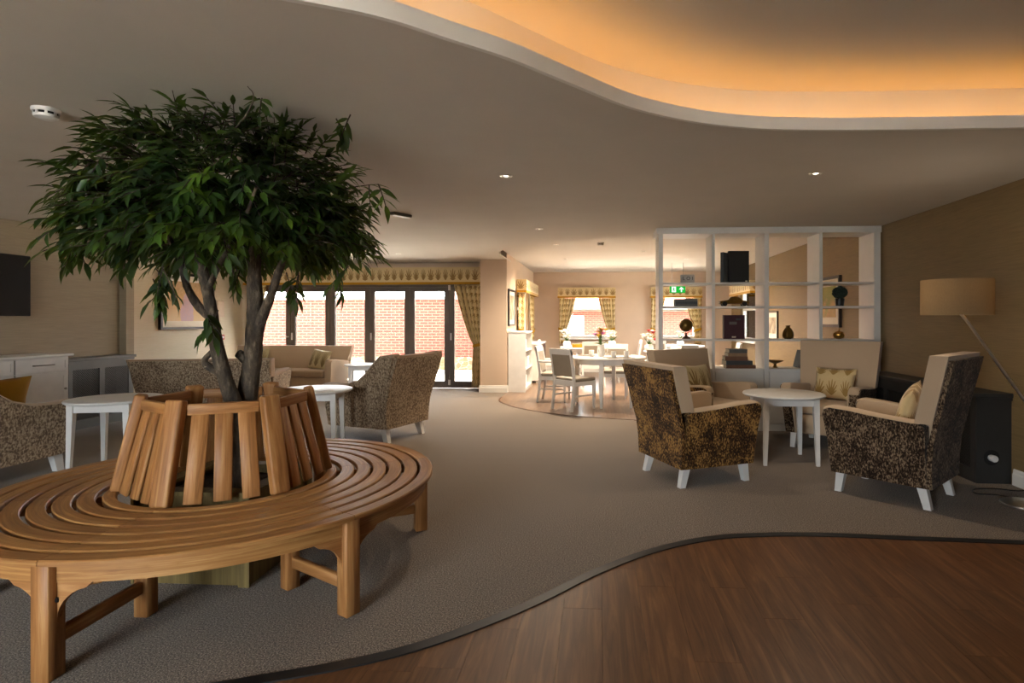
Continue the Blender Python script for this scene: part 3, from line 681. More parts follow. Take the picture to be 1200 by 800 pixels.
trunk('trunk', [(283, 600, 3.08), (283, 530, 3.08), (278, 485, 3.06), (266, 450, 3.03), (255, 410, 3.0), (249, 375, 3.0), (243, 340, 3.0), (233, 300, 3.0), (226, 260, 3.02), (220, 215, 3.05)], 0.045, 0.018)
trunk('branch', [(300, 395, 3.15), (309, 368, 3.12), (319, 342, 3.08), (330, 310, 3.05), (352, 270, 3.02), (372, 230, 3.0)], 0.030, 0.010)
trunk('branch', [(250, 375, 3.0), (232, 358, 2.98), (219, 335, 2.95), (212, 310, 2.93), (196, 275, 2.9), (170, 240, 2.88)], 0.024, 0.009)
trunk('branch', [(262, 440, 3.01), (240, 425, 3.0), (248, 412, 3.0)], 0.022, 0.012)
trunk('branch', [(292, 425, 3.14), (282, 416, 3.12), (279, 414, 3.11)], 0.028, 0.022)
trunk('branch', [(243, 340, 3.0), (262, 300, 2.9), (285, 260, 2.75), (300, 220, 2.6)], 0.016, 0.006)
trunk('branch', [(299, 330, 3.17), (285, 290, 3.35), (260, 250, 3.55), (230, 220, 3.7)], 0.018, 0.007)
CC = Vector((-2.04, 3.06, 1.75)); rg = random.Random(11)
twig_bm = bmesh.new(); leaves = []
LEAF_P = [(0.0, 0.0), (0.16, 0.095), (0.40, 0.150), (0.66, 0.112), (0.86, 0.045), (1.0, 0.0)]
def add_twig(p, d, n_l, ln):
    d = d.normalized(); pts = [p - d * ln * 0.5]
    for i in range(1, 5): pts.append(pts[-1] + (d + Vector((0, 0, -0.06 * i))).normalized() * ln * 0.28)
    for q in pts: q.z = min(q.z, 2.405)
    tube(twig_bm, [q - TO for q in pts], [0.004, 0.0035, 0.003, 0.0025, 0.002], 4)
    for i in range(n_l):
        f = 0.12 + 0.88 * (i + rg.random() * 0.5) / n_l * 1.0; f = min(f, 0.999) * 4; k = int(f); q = pts[k].lerp(pts[k + 1], f - k); dd = (pts[k + 1] - pts[k]).normalized()
        side = dd.cross(Vector((0, 0, 1))); side = side.normalized() if side.length > 0.05 else Vector((1, 0, 0))
        sg = 1 if i % 2 else -1
        ld = dd * rg.uniform(0.5, 1.0) + side * sg * rg.uniform(0.35, 0.9) + Vector((0, 0, rg.uniform(-0.6, 0.22)))
        if i == n_l - 1: ld = dd + Vector((0, 0, -0.2))
        leaves.append((q.copy(), ld.normalized(), rg.uniform(0.072, 0.112), Vector((rg.uniform(-0.5, 0.5), rg.uniform(-0.5, 0.5), 1)) + d * 0.55))
N_TW = 760
def lobes(th): return 1 + 0.06 * math.sin(3 * th + 1.2) + 0.05 * math.sin(5 * th + 0.4)
for i in range(N_TW):                                     # crown surface
    th = 2 * PI * ((i * 0.618034) % 1.0); ph = math.asin(rg.uniform(-0.05, 0.985)); sh = rg.choice((1, 1, 1, 0.93, 0.86, 0.72)) * rg.uniform(0.94, 1.05)
    r = 0.635 * math.cos(ph) ** 0.7 * sh; z = 0.64 * math.sin(ph) * sh
    p = CC + Vector((r * lobes(th) * math.cos(th), r * lobes(th) * math.sin(th), z))
    if p.z > 2.38: p.z = 2.38 - rg.random() * 0.05
    out = Vector((math.cos(th) * math.cos(ph), math.sin(th) * math.cos(ph), math.sin(ph) * 0.9))
    add_twig(p, out + Vector((rg.uniform(-0.5, 0.5), rg.uniform(-0.5, 0.5), rg.uniform(-0.75, 0.05))), rg.randint(7, 10), rg.uniform(0.14, 0.22))
for i in range(380):                                      # hanging underside and inside of the crown
    th = rg.uniform(0, 2 * PI); r = 0.63 * math.sqrt(rg.uniform(0.04, 1)) * lobes(th); z = rg.uniform(-0.09, 0.28)
    p = CC + Vector((r * math.cos(th), r * math.sin(th), z))
    add_twig(p, Vector((math.cos(th) * 0.6 + rg.uniform(-0.5, 0.5), math.sin(th) * 0.6 + rg.uniform(-0.5, 0.5), rg.uniform(-0.8, 0.0))), rg.randint(7, 9), rg.uniform(0.13, 0.2))
for (x, y, Z, n) in [(195, 330, 2.9, 3), (190, 345, 2.9, 3), (238, 372, 2.95, 2), (395, 325, 3.0, 2), (300, 118, 2.78, 2), (398, 150, 3.05, 2), (70, 265, 2.8, 2), (90, 292, 2.8, 3), (440, 232, 3.0, 2), (150, 300, 2.85, 3), (345, 335, 3.3, 3), (275, 320, 3.4, 3), (130, 280, 3.0, 3)]:
    for k in range(n):
        p = SC(x + rg.uniform(-8, 8), y + rg.uniform(-8, 8), Z + rg.uniform(-0.08, 0.08)); add_twig(p, Vector((rg.uniform(-0.6, 0.6), rg.uniform(-0.5, 0.3), -0.7)), 7, 0.15)
tag(link('twigs', twig_bm, 'bark', tree), kind='stuff')
trunk('twig', [(268, 160, 2.74), (290, 132, 2.70), (297, 112, 2.68), (290, 101, 2.66)], 0.005, 0.002, 5)
def leaf_geo():
    vs, fs = [], []
    for x, w in LEAF_P:
        dz = -0.16 * x * x
        vs += [(x, -w, dz + 0.35 * w), (x, 0, dz), (x, w, dz + 0.35 * w)]
    for i in range(len(LEAF_P) - 1):
        a = 3 * i; fs += [(a, a + 3, a + 4, a + 1), (a + 1, a + 4, a + 5, a + 2)]
    return vs, fs
LV, LF = leaf_geo()
lme = bpy.data.meshes.new('leaf'); lme.from_pydata(LV, [], LF); lme.materials.append(M['leaf']); lme.polygons.foreach_set('use_smooth', [True] * len(lme.polygons))
leaves.sort(key=lambda l: (l[0] - Vector((0, 0, CAM_H))).length)
def leaf_mtx(l, off):
    q, d, ln, n = l; X = d; Z = (n - X * n.dot(X)).normalized(); Y = Z.cross(X); mt = Matrix((X, Y, Z)).transposed().to_4x4()
    mt = mt @ Matrix.Diagonal((ln, ln * 0.95, ln, 1)); mt.translation = q - off; return mt
leaves = [l for l in leaves if l[0].z + max(0, l[1].z) * l[2] < 2.425]
for l in leaves[:300]:
    o = bpy.data.objects.new('leaf', lme); COL.objects.link(o); o.parent = tree; o.matrix_local = leaf_mtx(l, TO)
av, af = [], []
for l in leaves[300:]:
    mt = leaf_mtx(l, TO); b0 = len(av); av += [tuple(mt @ Vector(v)) for v in LV]; af += [tuple(i + b0 for i in f) for f in LF]
fm = bpy.data.meshes.new('foliage'); fm.from_pydata(av, [], af)
tag(link_me('foliage', fm, 'leaf', tree, True, 180), kind='stuff')
print('leaves', len(leaves))

# ------------------------------------------------------------------ upholstered seating
def armchair(name, label, cat, loc, face, pat, lining, W=0.70, Hb=0.97, style='wing', seats=1, leg='white_furn', group=None, flare=0.045):
    t = thing(name, label, cat, (loc[0], loc[1], 0), face_rot(face), group); ta = 0.095; Wi = W - 2 * ta; lh = 0.155
    zb = lambda z: 0.335 + 0.15 * max(0.0, z - 0.40) / (Hb - 0.40)
    if style == 'tub':
        top = [(-0.385, 0.585), (-0.36, 0.605), (-0.22, 0.598), (-0.08, 0.612), (0.04, 0.66), (0.14, 0.745), (0.23, 0.85), (0.31, 0.925), (0.38, Hb - 0.012), (zb(Hb) - 0.03, Hb)]
        prof = [(-0.35, lh), (-0.375, 0.45)] + top + [(zb(0.7) - 0.034, 0.70), (zb(0.45) - 0.034, 0.45), (0.30, lh)]
    else:
        top = [(-0.395, 0.595), (-0.385, 0.63), (-0.345, 0.648), (-0.20, 0.640), (0.0, 0.617), (0.18, 0.603), (0.27, 0.600)]
        prof = [(-0.345, lh), (-0.365, 0.40)] + top + [(0.30, 0.58), (0.30, lh)]
    sh = lambda s, z: s * flare * max(0.0, z - lh) / 0.48
    for s in (-1, 1):
        xi, xo = s * (W / 2 - ta), s * W / 2; bm = bmesh.new()
        loft(bm, [[(x + sh(s, z), y, z) for y, z in prof] for x in (xi, xo)]); bevel_all(bm, 0.012, 2, 40)
        link('arm', bm, pat, t, True, 50)
        bm = bmesh.new()                                  # lining of the inside and top of the arm
        loft(bm, [[(x + sh(s, z), y + (0.004 if y < 0 else 0), z + (0.004 if z > 0.5 else 0)) for y, z in prof] for x in (xi - s * 0.014, xi - s * 0.001)])
        rings = []; pe = 0.004 if style == 'tub' else -0.010
        for y, z in top: rings.append([(xi + sh(s, z) - s * 0.014, y - 0.004, z + 0.002), (xo + sh(s, z) + s * pe, y - 0.004, z + 0.002), (xo + sh(s, z) + s * (pe - 0.008), y - 0.004, z + 0.016), (xi + sh(s, z) - s * 0.006, y - 0.004, z + 0.018)])
        loft(bm, rings); link('arm_pad', bm, 'cream_cloth' if style == 'tub' else lining, t, True, 60)
    def lv(zs, yb0, yb1, half):
        return [[(-half(z), zb(z) - yb0, z), (half(z), zb(z) - yb0, z), (half(z), zb(z) - yb1, z), (-half(z), zb(z) - yb1, z)] for z in zs]
    ext = 0.0 if style == 'tub' else 0.03
    hw = lambda z: W / 2 + flare * min(1.0, max(0.0, z - lh) / 0.48) * (1.0 if style == 'tub' else 0.9) + ext * max(0.0, z - 0.6) / (Hb - 0.6)
    zs = [lh, 0.3, 0.45, 0.6, 0.72, 0.84, Hb - 0.03]
    if Hb < 0.9: zs = [lh, 0.3, 0.45, 0.6, 0.7, Hb - 0.02]
    bm = loft(bmesh.new(), lv(zs, 0.033, 0.0, lambda z: hw(z) - (0.022 if style != 'tub' and z > 0.6 else 0.004))); bevel_all(bm, 0.010, 2, 40); link('back_panel', bm, pat, t, True, 50)
    if style == 'tub': bm = loft(bmesh.new(), lv([0.44, 0.6, 0.72, 0.84, Hb - 0.01], 0.15, 0.035, lambda z: hw(z) - ta - 0.016))
    else:
        zz = [0.607, 0.7, 0.8, Hb - 0.05, Hb] if Hb > 0.88 else [0.607, 0.7, Hb]
        bm = loft(bmesh.new(), lv(zz, 0.145, 0.034, hw))
    bevel_all(bm, 0.022, 3, 40)
    if style != 'tub': loft(bm, lv([0.42, 0.52, 0.606], 0.14, 0.036, lambda z: Wi / 2 + sh(1, z) - 0.018))
    link('backrest', bm, lining, t, True, 50)
    link('seat_base', B(-Wi / 2 + 0.002, Wi / 2 - 0.002, -0.335, 0.30, lh, 0.355, bev=0.012), lining, t, True, 50)
    cw = (Wi - 0.03) / seats
    for k in range(seats):
        x0 = -Wi / 2 + 0.015 + k * cw
        link('seat_cushion', B(x0, x0 + cw - 0.006, -0.36, 0.185, 0.358, 0.475, bev=0.035, seg=4), lining, t, True, 60)
    for sx in (-1, 1):
        for y0, dy in ((-0.295, -0.02), (0.255, 0.04)):
            bm = bmesh.new(); x0 = sx * (W / 2 - 0.075); h = 0.031; g = 0.024; dx = sx * 0.008
            loft(bm, [[(x0 + dx - g, y0 + dy - g, 0), (x0 + dx + g, y0 + dy - g, 0), (x0 + dx + g, y0 + dy + g, 0), (x0 + dx - g, y0 + dy + g, 0)], [(x0 - h, y0 - h, lh), (x0 + h, y0 - h, lh), (x0 + h, y0 + h, lh), (x0 - h, y0 + h, lh)]])
            link('leg', bm, leg, t)
    return t
def to_world(t, p):
    return Matrix.Translation(t.location) @ Matrix.Rotation(t.rotation_euler[2], 4, 'Z') @ Vector(p)
def pillow(label, mat, t, p, w, h, thick, tilt, turn=0.0, spin=0.0, group=None):
    """scatter cushion leaning in seat t at local point p (centre); w along the seat, h upwards"""
    n = 14; vs, fs, uv, idx = [], [], [], {}
    for side in (1, -1):
        for j in range(n + 1):
            for i in range(n + 1):
                s, q = i / n, j / n; bord = i in (0, n) or j in (0, n)
                if side == -1 and bord: idx[(side, i, j)] = idx[(1, i, j)]; continue
                a, b = 2 * s - 1, 2 * q - 1; puff = ((1 - abs(a) ** 2.6) * (1 - abs(b) ** 2.6)) ** 0.55
                pin = 1 - 0.07 * (1 - abs(b)) * abs(a) - 0.0; pin2 = 1 - 0.07 * (1 - abs(a)) * abs(b)
                idx[(side, i, j)] = len(vs); vs.append((a * w / 2 * pin, side * -thick / 2 * puff, b * h / 2 * pin2)); uv.append((s, q))
    for side in (1, -1):
        for j in range(n):
            for i in range(n):
                f = [idx[(side, i, j)], idx[(side, i + 1, j)], idx[(side, i + 1, j + 1)], idx[(side, i, j + 1)]]
                fs.append(f if side == 1 else f[::-1])
    me = bpy.data.meshes.new('cushion'); me.from_pydata(vs, [], fs); ul = me.uv_layers.new(name='UVMap')
    for l in me.loops: ul.data[l.index].uv = uv[l.vertex_index]
    o = link_me('cushion', me, mat, None, True, 85)
    o.matrix_world = Matrix.Translation(to_world(t, p)) @ Matrix.Rotation(t.rotation_euler[2] + turn, 4, 'Z') @ Matrix.Rotation(-tilt, 4, 'X') @ Matrix.Rotation(spin, 4, 'Y')
    return tag(o, label, 'cushion', group)

GW = 'wing armchairs round the right table'
a1 = armchair('armchair', 'gold brown patterned armchair with its back turned, nearest the shelf unit', 'armchair', (0.80, 4.97), (0.91, 0.41), 'chen_gold', 'cream_cloth', 0.70, 0.965)
a2 = armchair('armchair', 'dark umber patterned high armchair in front of the floor lamp', 'armchair', (2.265, 4.557), (-0.71, 0.70), 'chen_grey', 'cream_cloth', 0.66, 1.08)
a3 = armchair('armchair', 'cream fronted high armchair facing the room at the right end of the shelf unit', 'armchair', (2.43, 6.24), (-0.60, -0.80), 'chen_grey', 'cream_cloth', 0.68, 1.09)
a4 = armchair('armchair', 'cream fronted low armchair half hidden behind the gold brown one', 'armchair', (1.13, 6.30), (0.60, -0.80), 'chen_gold', 'cream_cloth', 0.70, 0.99)
b1 = armchair('tub_armchair', 'taupe chenille armchair with sloping arm seen from behind, right of the bench', 'armchair', (-2.50, 6.45), (-0.94, 0.34), 'chen_taupe', 'taupe_cloth', 0.72, 0.95, 'tub'); b1.scale = (1, 1.2, 1)
b2 = armchair('tub_armchair', 'taupe chenille armchair cut off at the left picture edge', 'armchair', (-5.06, 4.36), (0.03, 1.0), 'chen_taupe', 'taupe_cloth', 0.74, 0.95, 'tub'); b2.scale = (1, 1.36, 1)
s1 = armchair('sofa', 'small taupe patterned sofa turned with its back to the bench', 'sofa', (-4.98, 7.22), (-0.20, 0.98), 'chen_taupe', 'taupe_cloth', 1.52, 0.84)
s2 = armchair('sofa', 'long cream sofa standing before the folding doors', 'sofa', (-5.48, 9.72), (0.0, -1.0), 'cream_cloth', 'cream_cloth', 1.98, 0.86, 'wing', 2)
pillow('sage cushion with brown leaf motifs in the half hidden armchair', 'cush_leaf', a4, (0.03, 0.10, 0.655), 0.42, 0.36, 0.13, 0.30, 0.15)
pillow('cream and gold leaf cushion in the high armchair by the shelf unit', 'cush_leaf_gold', a3, (0.02, 0.09, 0.645), 0.42, 0.34, 0.13, 0.32, -0.1)
pillow('cream and gold leaf cushion in the umber armchair', 'cush_leaf_gold', a2, (-0.03, 0.08, 0.655), 0.38, 0.38, 0.13, 0.30, 0.2, 0.15)
pillow('plain mustard cushion in the armchair at the picture edge', 'mustard', b2, (-0.185, -0.03, 0.665), 0.44, 0.38, 0.12, 0.22, 1.45)
pillow('gold leaf cushion at the left end of the long cream sofa', 'cush_leaf', s2, (-0.55, 0.09, 0.64), 0.42, 0.36, 0.12, 0.3)
pillow('gold leaf cushion at the right end of the long cream sofa', 'cush_leaf', s2, (0.62, 0.04, 0.63), 0.44, 0.36, 0.13, 0.34, -0.35, 0.1)

def side_table(label, x, y, r=0.37, h=0.635, rz=0.0, group='white round side tables'):
    t = thing('side_table', label, 'table', (x, y, 0), rz); k = r * 0.60
    link('table_top', lathe(bmesh.new(), [(0.001, h - 0.028), (r - 0.014, h - 0.028), (r - 0.003, h - 0.020), (r, h - 0.012), (r - 0.004, h - 0.003), (r - 0.012, h), (0.001, h)], 48), 'white_furn', t, True, 40)
    for i in range(4):
        mt = Matrix.Rotation(i * PI / 2, 4, 'Z'); b = bmesh.new(); a0, a1 = 0.024, 0.015
        loft(b, [[(k + 0.012 + sx * a1, k + 0.012 + sy * a1, 0) for sx, sy in ((-1, -1), (1, -1), (1, 1), (-1, 1))], [(k + sx * a0, k + sy * a0, h - 0.14) for sx, sy in ((-1, -1), (1, -1), (1, 1), (-1, 1))], [(k + sx * a0, k + sy * a0, h - 0.028) for sx, sy in ((-1, -1), (1, -1), (1, 1), (-1, 1))]])
        o = link('leg', b, 'white_furn', t); o.matrix_local = mt
        o = link('apron', B(-k + 0.024, k - 0.024, k - 0.012, k + 0.010, h - 0.098, h - 0.028), 'white_furn', t); o.matrix_local = mt
    return t
side_table('white round side table between the four wing armchairs', 1.74, 5.57, 0.37, 0.635, 0.0)
side_table('white round side table just behind the bench, beside the sloping armchair', -2.84, 5.60, 0.36, 0.635, 0.25)
side_table('white round side table left of the bench, near the picture edge', -4.27, 4.84, 0.36, 0.635, 0.2)
side_table('small white side table at the arm of the long cream sofa', -4.09, 9.75, 0.31, 0.56, 0.3)

# ------------------------------------------------------------------ left wall: sideboard, radiator cover, screen, painting
sb = thing('sideboard', 'white sideboard with drawers and doors under the television', 'sideboard', (XL + 0.022, 0, 0)); y0, y1 = 4.36, 6.21; dx = 0.45
link('carcass', B(0.004, dx - 0.02, y0, y1, 0.08, 0.915), 'white_furn', sb)
link('worktop', B(0.0, dx + 0.03, y0 - 0.02, y1 + 0.025, 0.915, 0.94, bev=0.006), 'white_gloss', sb)
link('plinth', B(0.03, dx - 0.05, y0 + 0.02, y1 - 0.02, 0.0, 0.08), 'white_furn', sb)
wd = (y1 - y0 - 0.04) / 3
for i in range(3):
    a, b = y0 + 0.03 + i * wd, y0 + 0.03 + (i + 1) * wd - 0.02
    for nm, za, zb_ in (('drawer', 0.755, 0.90), ('door', 0.10, 0.745)):
        bm = B(dx - 0.019, dx, a, b, za, zb_, bev=0.003, seg=1); m = 0.05 if nm == 'door' else 0.03
        box(bm, dx - 0.004, dx + 0.004, a, a + m, za, zb_); box(bm, dx - 0.004, dx + 0.004, b - m, b, za, zb_); box(bm, dx - 0.004, dx + 0.004, a + m, b - m, za, za + m); box(bm, dx - 0.004, dx + 0.004, a + m, b - m, zb_ - m, zb_)
        d = link(nm, bm, 'white_furn', sb)
        if nm == 'drawer':
            h = tube(bmesh.new(), [(dx + 0.004, (a + b) / 2 - 0.11, 0.83), (dx + 0.03, (a + b) / 2 - 0.11, 0.83), (dx + 0.03, (a + b) / 2 + 0.11, 0.83), (dx + 0.004, (a + b) / 2 + 0.11, 0.83)], 0.006, 8); link('handle', h, 'steel', d, True)
        else:
            h = lathe(bmesh.new(), [(0.0001, 0), (0.012, 0), (0.014, 0.012), (0.0001, 0.018)], 12); o = link('knob', h, 'steel', d, True); o.matrix_local = Matrix.Translation((dx + 0.004, b - 0.03, 0.55)) @ Matrix.Rotation(PI / 2, 4, 'Y')
def lattice(parent, mat, W, H, pitch, name='grille'):
    """diagonal lattice of thin bars filling W x H in local YZ (x = 0)"""
    bm = bmesh.new(); n = int((W + H) / pitch) + 1
    for s in (1, -1):
        for i in range(n):
            c = i * pitch; pa, pb = None, None          # line y + z = c  (or mirrored)
            ya, za = min(c, W), c - min(c, W); yb, zb_ = c - min(c, H), min(c, H)
            if za > H or yb > W: continue
            if s < 0: ya, yb = W - ya, W - yb
            if abs(ya - yb) < 0.004: continue
            d = Vector((0, yb - ya, zb_ - za)).normalized(); nrm = Vector((0, -d.z, d.y)) * 0.0035; x = 0.002 * s
            p, q = Vector((x, ya, za)), Vector((x, yb, zb_)); e = Vector((0.002, 0, 0))
            loft(bm, [[p - nrm - e, p + nrm - e, p + nrm + e, p - nrm + e], [q - nrm - e, q + nrm - e, q + nrm + e, q - nrm + e]])
    return link(name, bm, mat, parent)
def rad_cover(label, x_wall, sgn, ya, yb, depth, H, mat, n, group=None):
    """box against a side wall; sgn +1 projects to +X"""
    t = thing('radiator_cover', label, 'radiator cover', (x_wall, ya, 0), 0.0 if sgn > 0 else 0.0); L = yb - ya; X = lambda a: sgn * a
    def bx(a0, a1, *r, **k): return B(min(X(a0), X(a1)), max(X(a0), X(a1)), *r, **k)
    link('top', bx(0, depth + 0.03, -0.025, L + 0.025, H - 0.035, H, bev=0.006), mat, t); link('moulding', bx(0, depth + 0.012, -0.012, L + 0.012, H - 0.06, H - 0.035), mat, t)
    link('end_panel', bx(0, depth, 0, 0.02, 0.0, H - 0.06), mat, t); link('end_panel', bx(0, depth, L - 0.02, L, 0.0, H - 0.06), mat, t)
    link('back_panel', bx(0.001, 0.012, 0.02, L - 0.02, 0.0, H - 0.06), 'dark_hole', t)
    f = bmesh.new(); w = 0.075; st = (L - w) / n
    def add(y0, y1, z0, z1): box(f, min(X(depth - 0.02), X(depth + 0.004)), max(X(depth - 0.02), X(depth + 0.004)), y0, y1, z0, z1)
    add(0.02, L - 0.02, H - 0.14, H - 0.06); add(0.02, L - 0.02, 0.0, 0.11)
    for i in range(n + 1): add(max(0.02, i * st), min(L - 0.02, i * st + w), 0.11, H - 0.14)
    link('front_frame', f, mat, t)
    for i in range(n):
        g = lattice(t, mat, st - w, H - 0.25, 0.028); g.location = (X(depth - 0.012), i * st + w, 0.11)
    return t
rad_cover('grey radiator cover with lattice grille beside the white sideboard', XL, 1, 6.42, 7.39, 0.23, 0.86, 'grey_paint', 2)
rc = rad_cover('black radiator cover with lattice grille on the bronze wall', XR, -1, 4.86, 6.86, 0.27, 0.73, 'charcoal', 4)
vh = lathe(bmesh.new(), [(0.0001, 0), (0.062, 0), (0.062, 0.004), (0.0001, 0.004)], 20); o = link('valve_opening', vh, 'dark_hole', rc); o.matrix_local = Matrix.Translation((-0.155, 0.002, 0.21)) @ Matrix.Rotation(PI / 2, 4, 'X')
vk = lathe(bmesh.new(), [(0.0001, 0), (0.022, 0), (0.026, 0.01), (0.028, 0.05), (0.024, 0.062), (0.0001, 0.064)], 16); o = link('valve_knob', vk, 'white_plastic', rc, True); o.matrix_local = Matrix.Translation((-0.165, 0.0, 0.21)) @ Matrix.Rotation(PI / 2, 4, 'X')
tv = thing('television', 'black wall mounted television above the white sideboard', 'television', (XL + 0.022, 5.50, 1.70))
bm = B(0.07, 0.115, -0.58, 0.58, -0.335, 0.335, bev=0.008); o = link('screen_housing', bm, 'screen_black', tv, True)
link('screen', B(0.1155, 0.1165, -0.565, 0.565, -0.315, 0.32), 'screen_black', tv); link('bracket', B(0, 0.07, -0.2, 0.2, -0.15, 0.15), 'black_plastic', tv)

def mat_painting(name, kind):
    t = NT(name); o = t.co(); x, y, z = t.xyz(o); s = t.ma('ADD', x, y)
    nz = t.noise(o, 6, 4, 0.6); n2 = t.noise(t.sc(o, (1, 1, 1)), 22, 3)
    if kind == 'vase':       # pale vase shape against ochre
        w = t.ma('ABSOLUTE', t.ma('ADD', s, t.ma('MULTIPLY', t.ma('SUBTRACT', nz, 0.5), 0.1)))
        body = t.ma('LESS_THAN', w, t.ma('ADD', 0.10, t.ma('MULTIPLY', t.ma('SINE', t.ma('MULTIPLY', z, 7.0)), -0.06)))
        base = t.ramp(t.ma('ADD', z, 0.5), [(0.1, '#d8c4a0'), (0.45, '#b98a4e'), (0.8, '#8c6a3a'), (1.0, '#c79a56')])
        return t.fin(t.mix(body, t.mix(n2, base, '#caa878'), t.mix(n2, '#a99cb0', '#c79a8e')), 0.6)
    if kind == 'garden':
        c = t.ramp(t.ma('ADD', t.ma('MULTIPLY', nz, 0.6), t.ma('MULTIPLY', z, 0.8)), [(0.0, '#b86a3c'), (0.2, '#d29a68'), (0.34, '#7d8a3c'), (0.55, '#b3a03a'), (0.75, '#93a85c')]); return t.fin(t.mix(n2, c, '#8d8a4a'), 0.6)
    c = t.ramp(nz, [(0.3, '#4c4438'), (0.5, '#9c8a6e'), (0.7, '#c4b69a')]); return t.fin(c, 0.5)
M['paint_vase'] = mat_painting('painting_vase', 'vase'); M['paint_garden'] = mat_painting('painting_garden', 'garden'); M['paint_sepia'] = mat_painting('painting_sepia', 'sepia')
def picture(label, x, sgn, ya, yb, za, zb_, art, mount=0.09, fw=0.035, depth=0.035, fmat='frame_black'):
    t = thing('framed_picture', label, 'picture', (x, (ya + yb) / 2, (za + zb_) / 2)); h, v = (yb - ya) / 2, (zb_ - za) / 2
    X = lambda a, b: (min(sgn * a, sgn * b), max(sgn * a, sgn * b)); f = bmesh.new()
    box(f, *X(0, depth), -h, h, v - fw, v); box(f, *X(0, depth), -h, h, -v, -v + fw); box(f, *X(0, depth), -h, -h + fw, -v + fw, v - fw); box(f, *X(0, depth), h - fw, h, -v + fw, v - fw)
    link('frame', f, fmat, t); link('mount', B(*X(0, depth - 0.014), -h + fw, h - fw, -v + fw, v - fw), 'ivory', t)
    link('print', B(*X(depth - 0.014, depth - 0.012), -h + fw + mount, h - fw - mount, -v + fw + mount, v - fw - mount), art, t)
    return t
picture('large black framed vase painting on the pale wall behind the tree', XP, 1, 8.68, 9.95, 1.165, 2.10, 'paint_vase', 0.1, 0.04, 0.05)
picture('black framed sepia picture above the white bookcase', XD, 1, 10.52, 11.30, 1.21, 1.90, 'paint_sepia', 0.08)
picture('black framed garden painting seen through the right bays of the shelf unit', XR, -1, 8.11, 9.0, 1.22, 1.94, 'paint_garden', 0.1, 0.04, 0.04)
picture('white mounted picture seen through the third bay of the shelf unit', XR, -1, 10.9, 11.6, 0.95, 1.49, 'paint_sepia', 0.09, 0.025, 0.03)
cp = thing('fire_call_point', 'small red fire alarm call point on the pale wall', 'alarm', ATX(259, 395, XP)); link('housing', B(0, 0.04, -0.045, 0.045, -0.045, 0.045, bev=0.006), 'red_plastic', cp); link('label_plate', B(0.0401, 0.042, -0.022, 0.022, -0.02, 0.022), 'white_plastic', cp)
tag(link('wall_box', B(0, 0.05, -0.10, 0.10, -0.15, 0.15, bev=0.012), 'cream_paint'), 'plain cream wall box above the red call point', 'wall box').location = ATX(256, 362, XP)

# ------------------------------------------------------------------ shelf unit
SY = 7.0; SD = 0.40; su = thing('shelf_unit', 'white open room divider shelf unit reaching the ceiling', 'shelf unit', (0, SY, 0))
posts = [(0.719, 0.769), (1.352, 1.386), (1.966, 2.020), (2.606, 2.643), (3.235, 3.309)]; rows = [1.772, 1.487, 1.092]; ZB = 0.738
for i, (a, b) in enumerate(posts): link('upright', B(a, b, 0, SD, 0, ZC - 0.075), 'shelf_white', su)
link('cornice', B(0.690, XR - 0.004, -0.012, SD + 0.01, ZC - 0.074, ZC - 0.002), 'shelf_white', su)
for (a, b), (c, d) in zip(posts, posts[1:]):
    for z in rows: link('shelf_board', B(b + 0.001, c - 0.001, 0.004, SD - 0.004, z - 0.022, z), 'shelf_white', su)
    cb = link('cabinet', B(b + 0.001, c - 0.001, 0.022, SD - 0.005, 0.0, ZB), 'shelf_white', su)
    bm = bmesh.new(); e = 0.008; box(bm, b + e, c - e, 0.002, 0.021, 0.09, ZB - 0.03); dr_ = link('cabinet_door', bm, 'shelf_white', su)
    fr = bmesh.new(); m = 0.06
    for q in ((b + e, b + e + m, 0.09, ZB - 0.03), (c - e - m, c - e, 0.09, ZB - 0.03), (b + e + m, c - e - m, 0.09, 0.09 + m), (b + e + m, c - e - m, ZB - 0.03 - m, ZB - 0.03)): box(fr, q[0], q[1], -0.004, 0.002, q[2], q[3])
    link('door_moulding', fr, 'shelf_white', dr_); link('plinth', B(b + 0.001, c - 0.001, 0.006, 0.021, 0.0, 0.085), 'shelf_white', su)

def book(label, mat, loc, size, rot=(0, 0, 0), group=None, name='book'):
    """lying book: size (width x, depth y, thickness z); spine on -Y... rot turns it upright"""
    w, d, h = size; t = thing(name, label, 'book', loc, 0, group); t.rotation_euler = rot; c = 0.003
    bm = bmesh.new(); box(bm, -w / 2, w / 2, -d / 2, d / 2, 0, c); box(bm, -w / 2, w / 2, -d / 2, d / 2, h - c, h); box(bm, -w / 2, w / 2, -d / 2, -d / 2 + c, c, h - c); link('cover', bm, mat, t)
    link('pages', B(-w / 2 + 0.004, w / 2 - 0.004, -d / 2 + c, d / 2 - 0.004, c, h - c), 'paper', t)
    return t
def px_shelf(x, z, dy=0.12): p = ATY(x, 400, SY + dy); return (p[0], SY + dy, z)
R90 = PI / 2
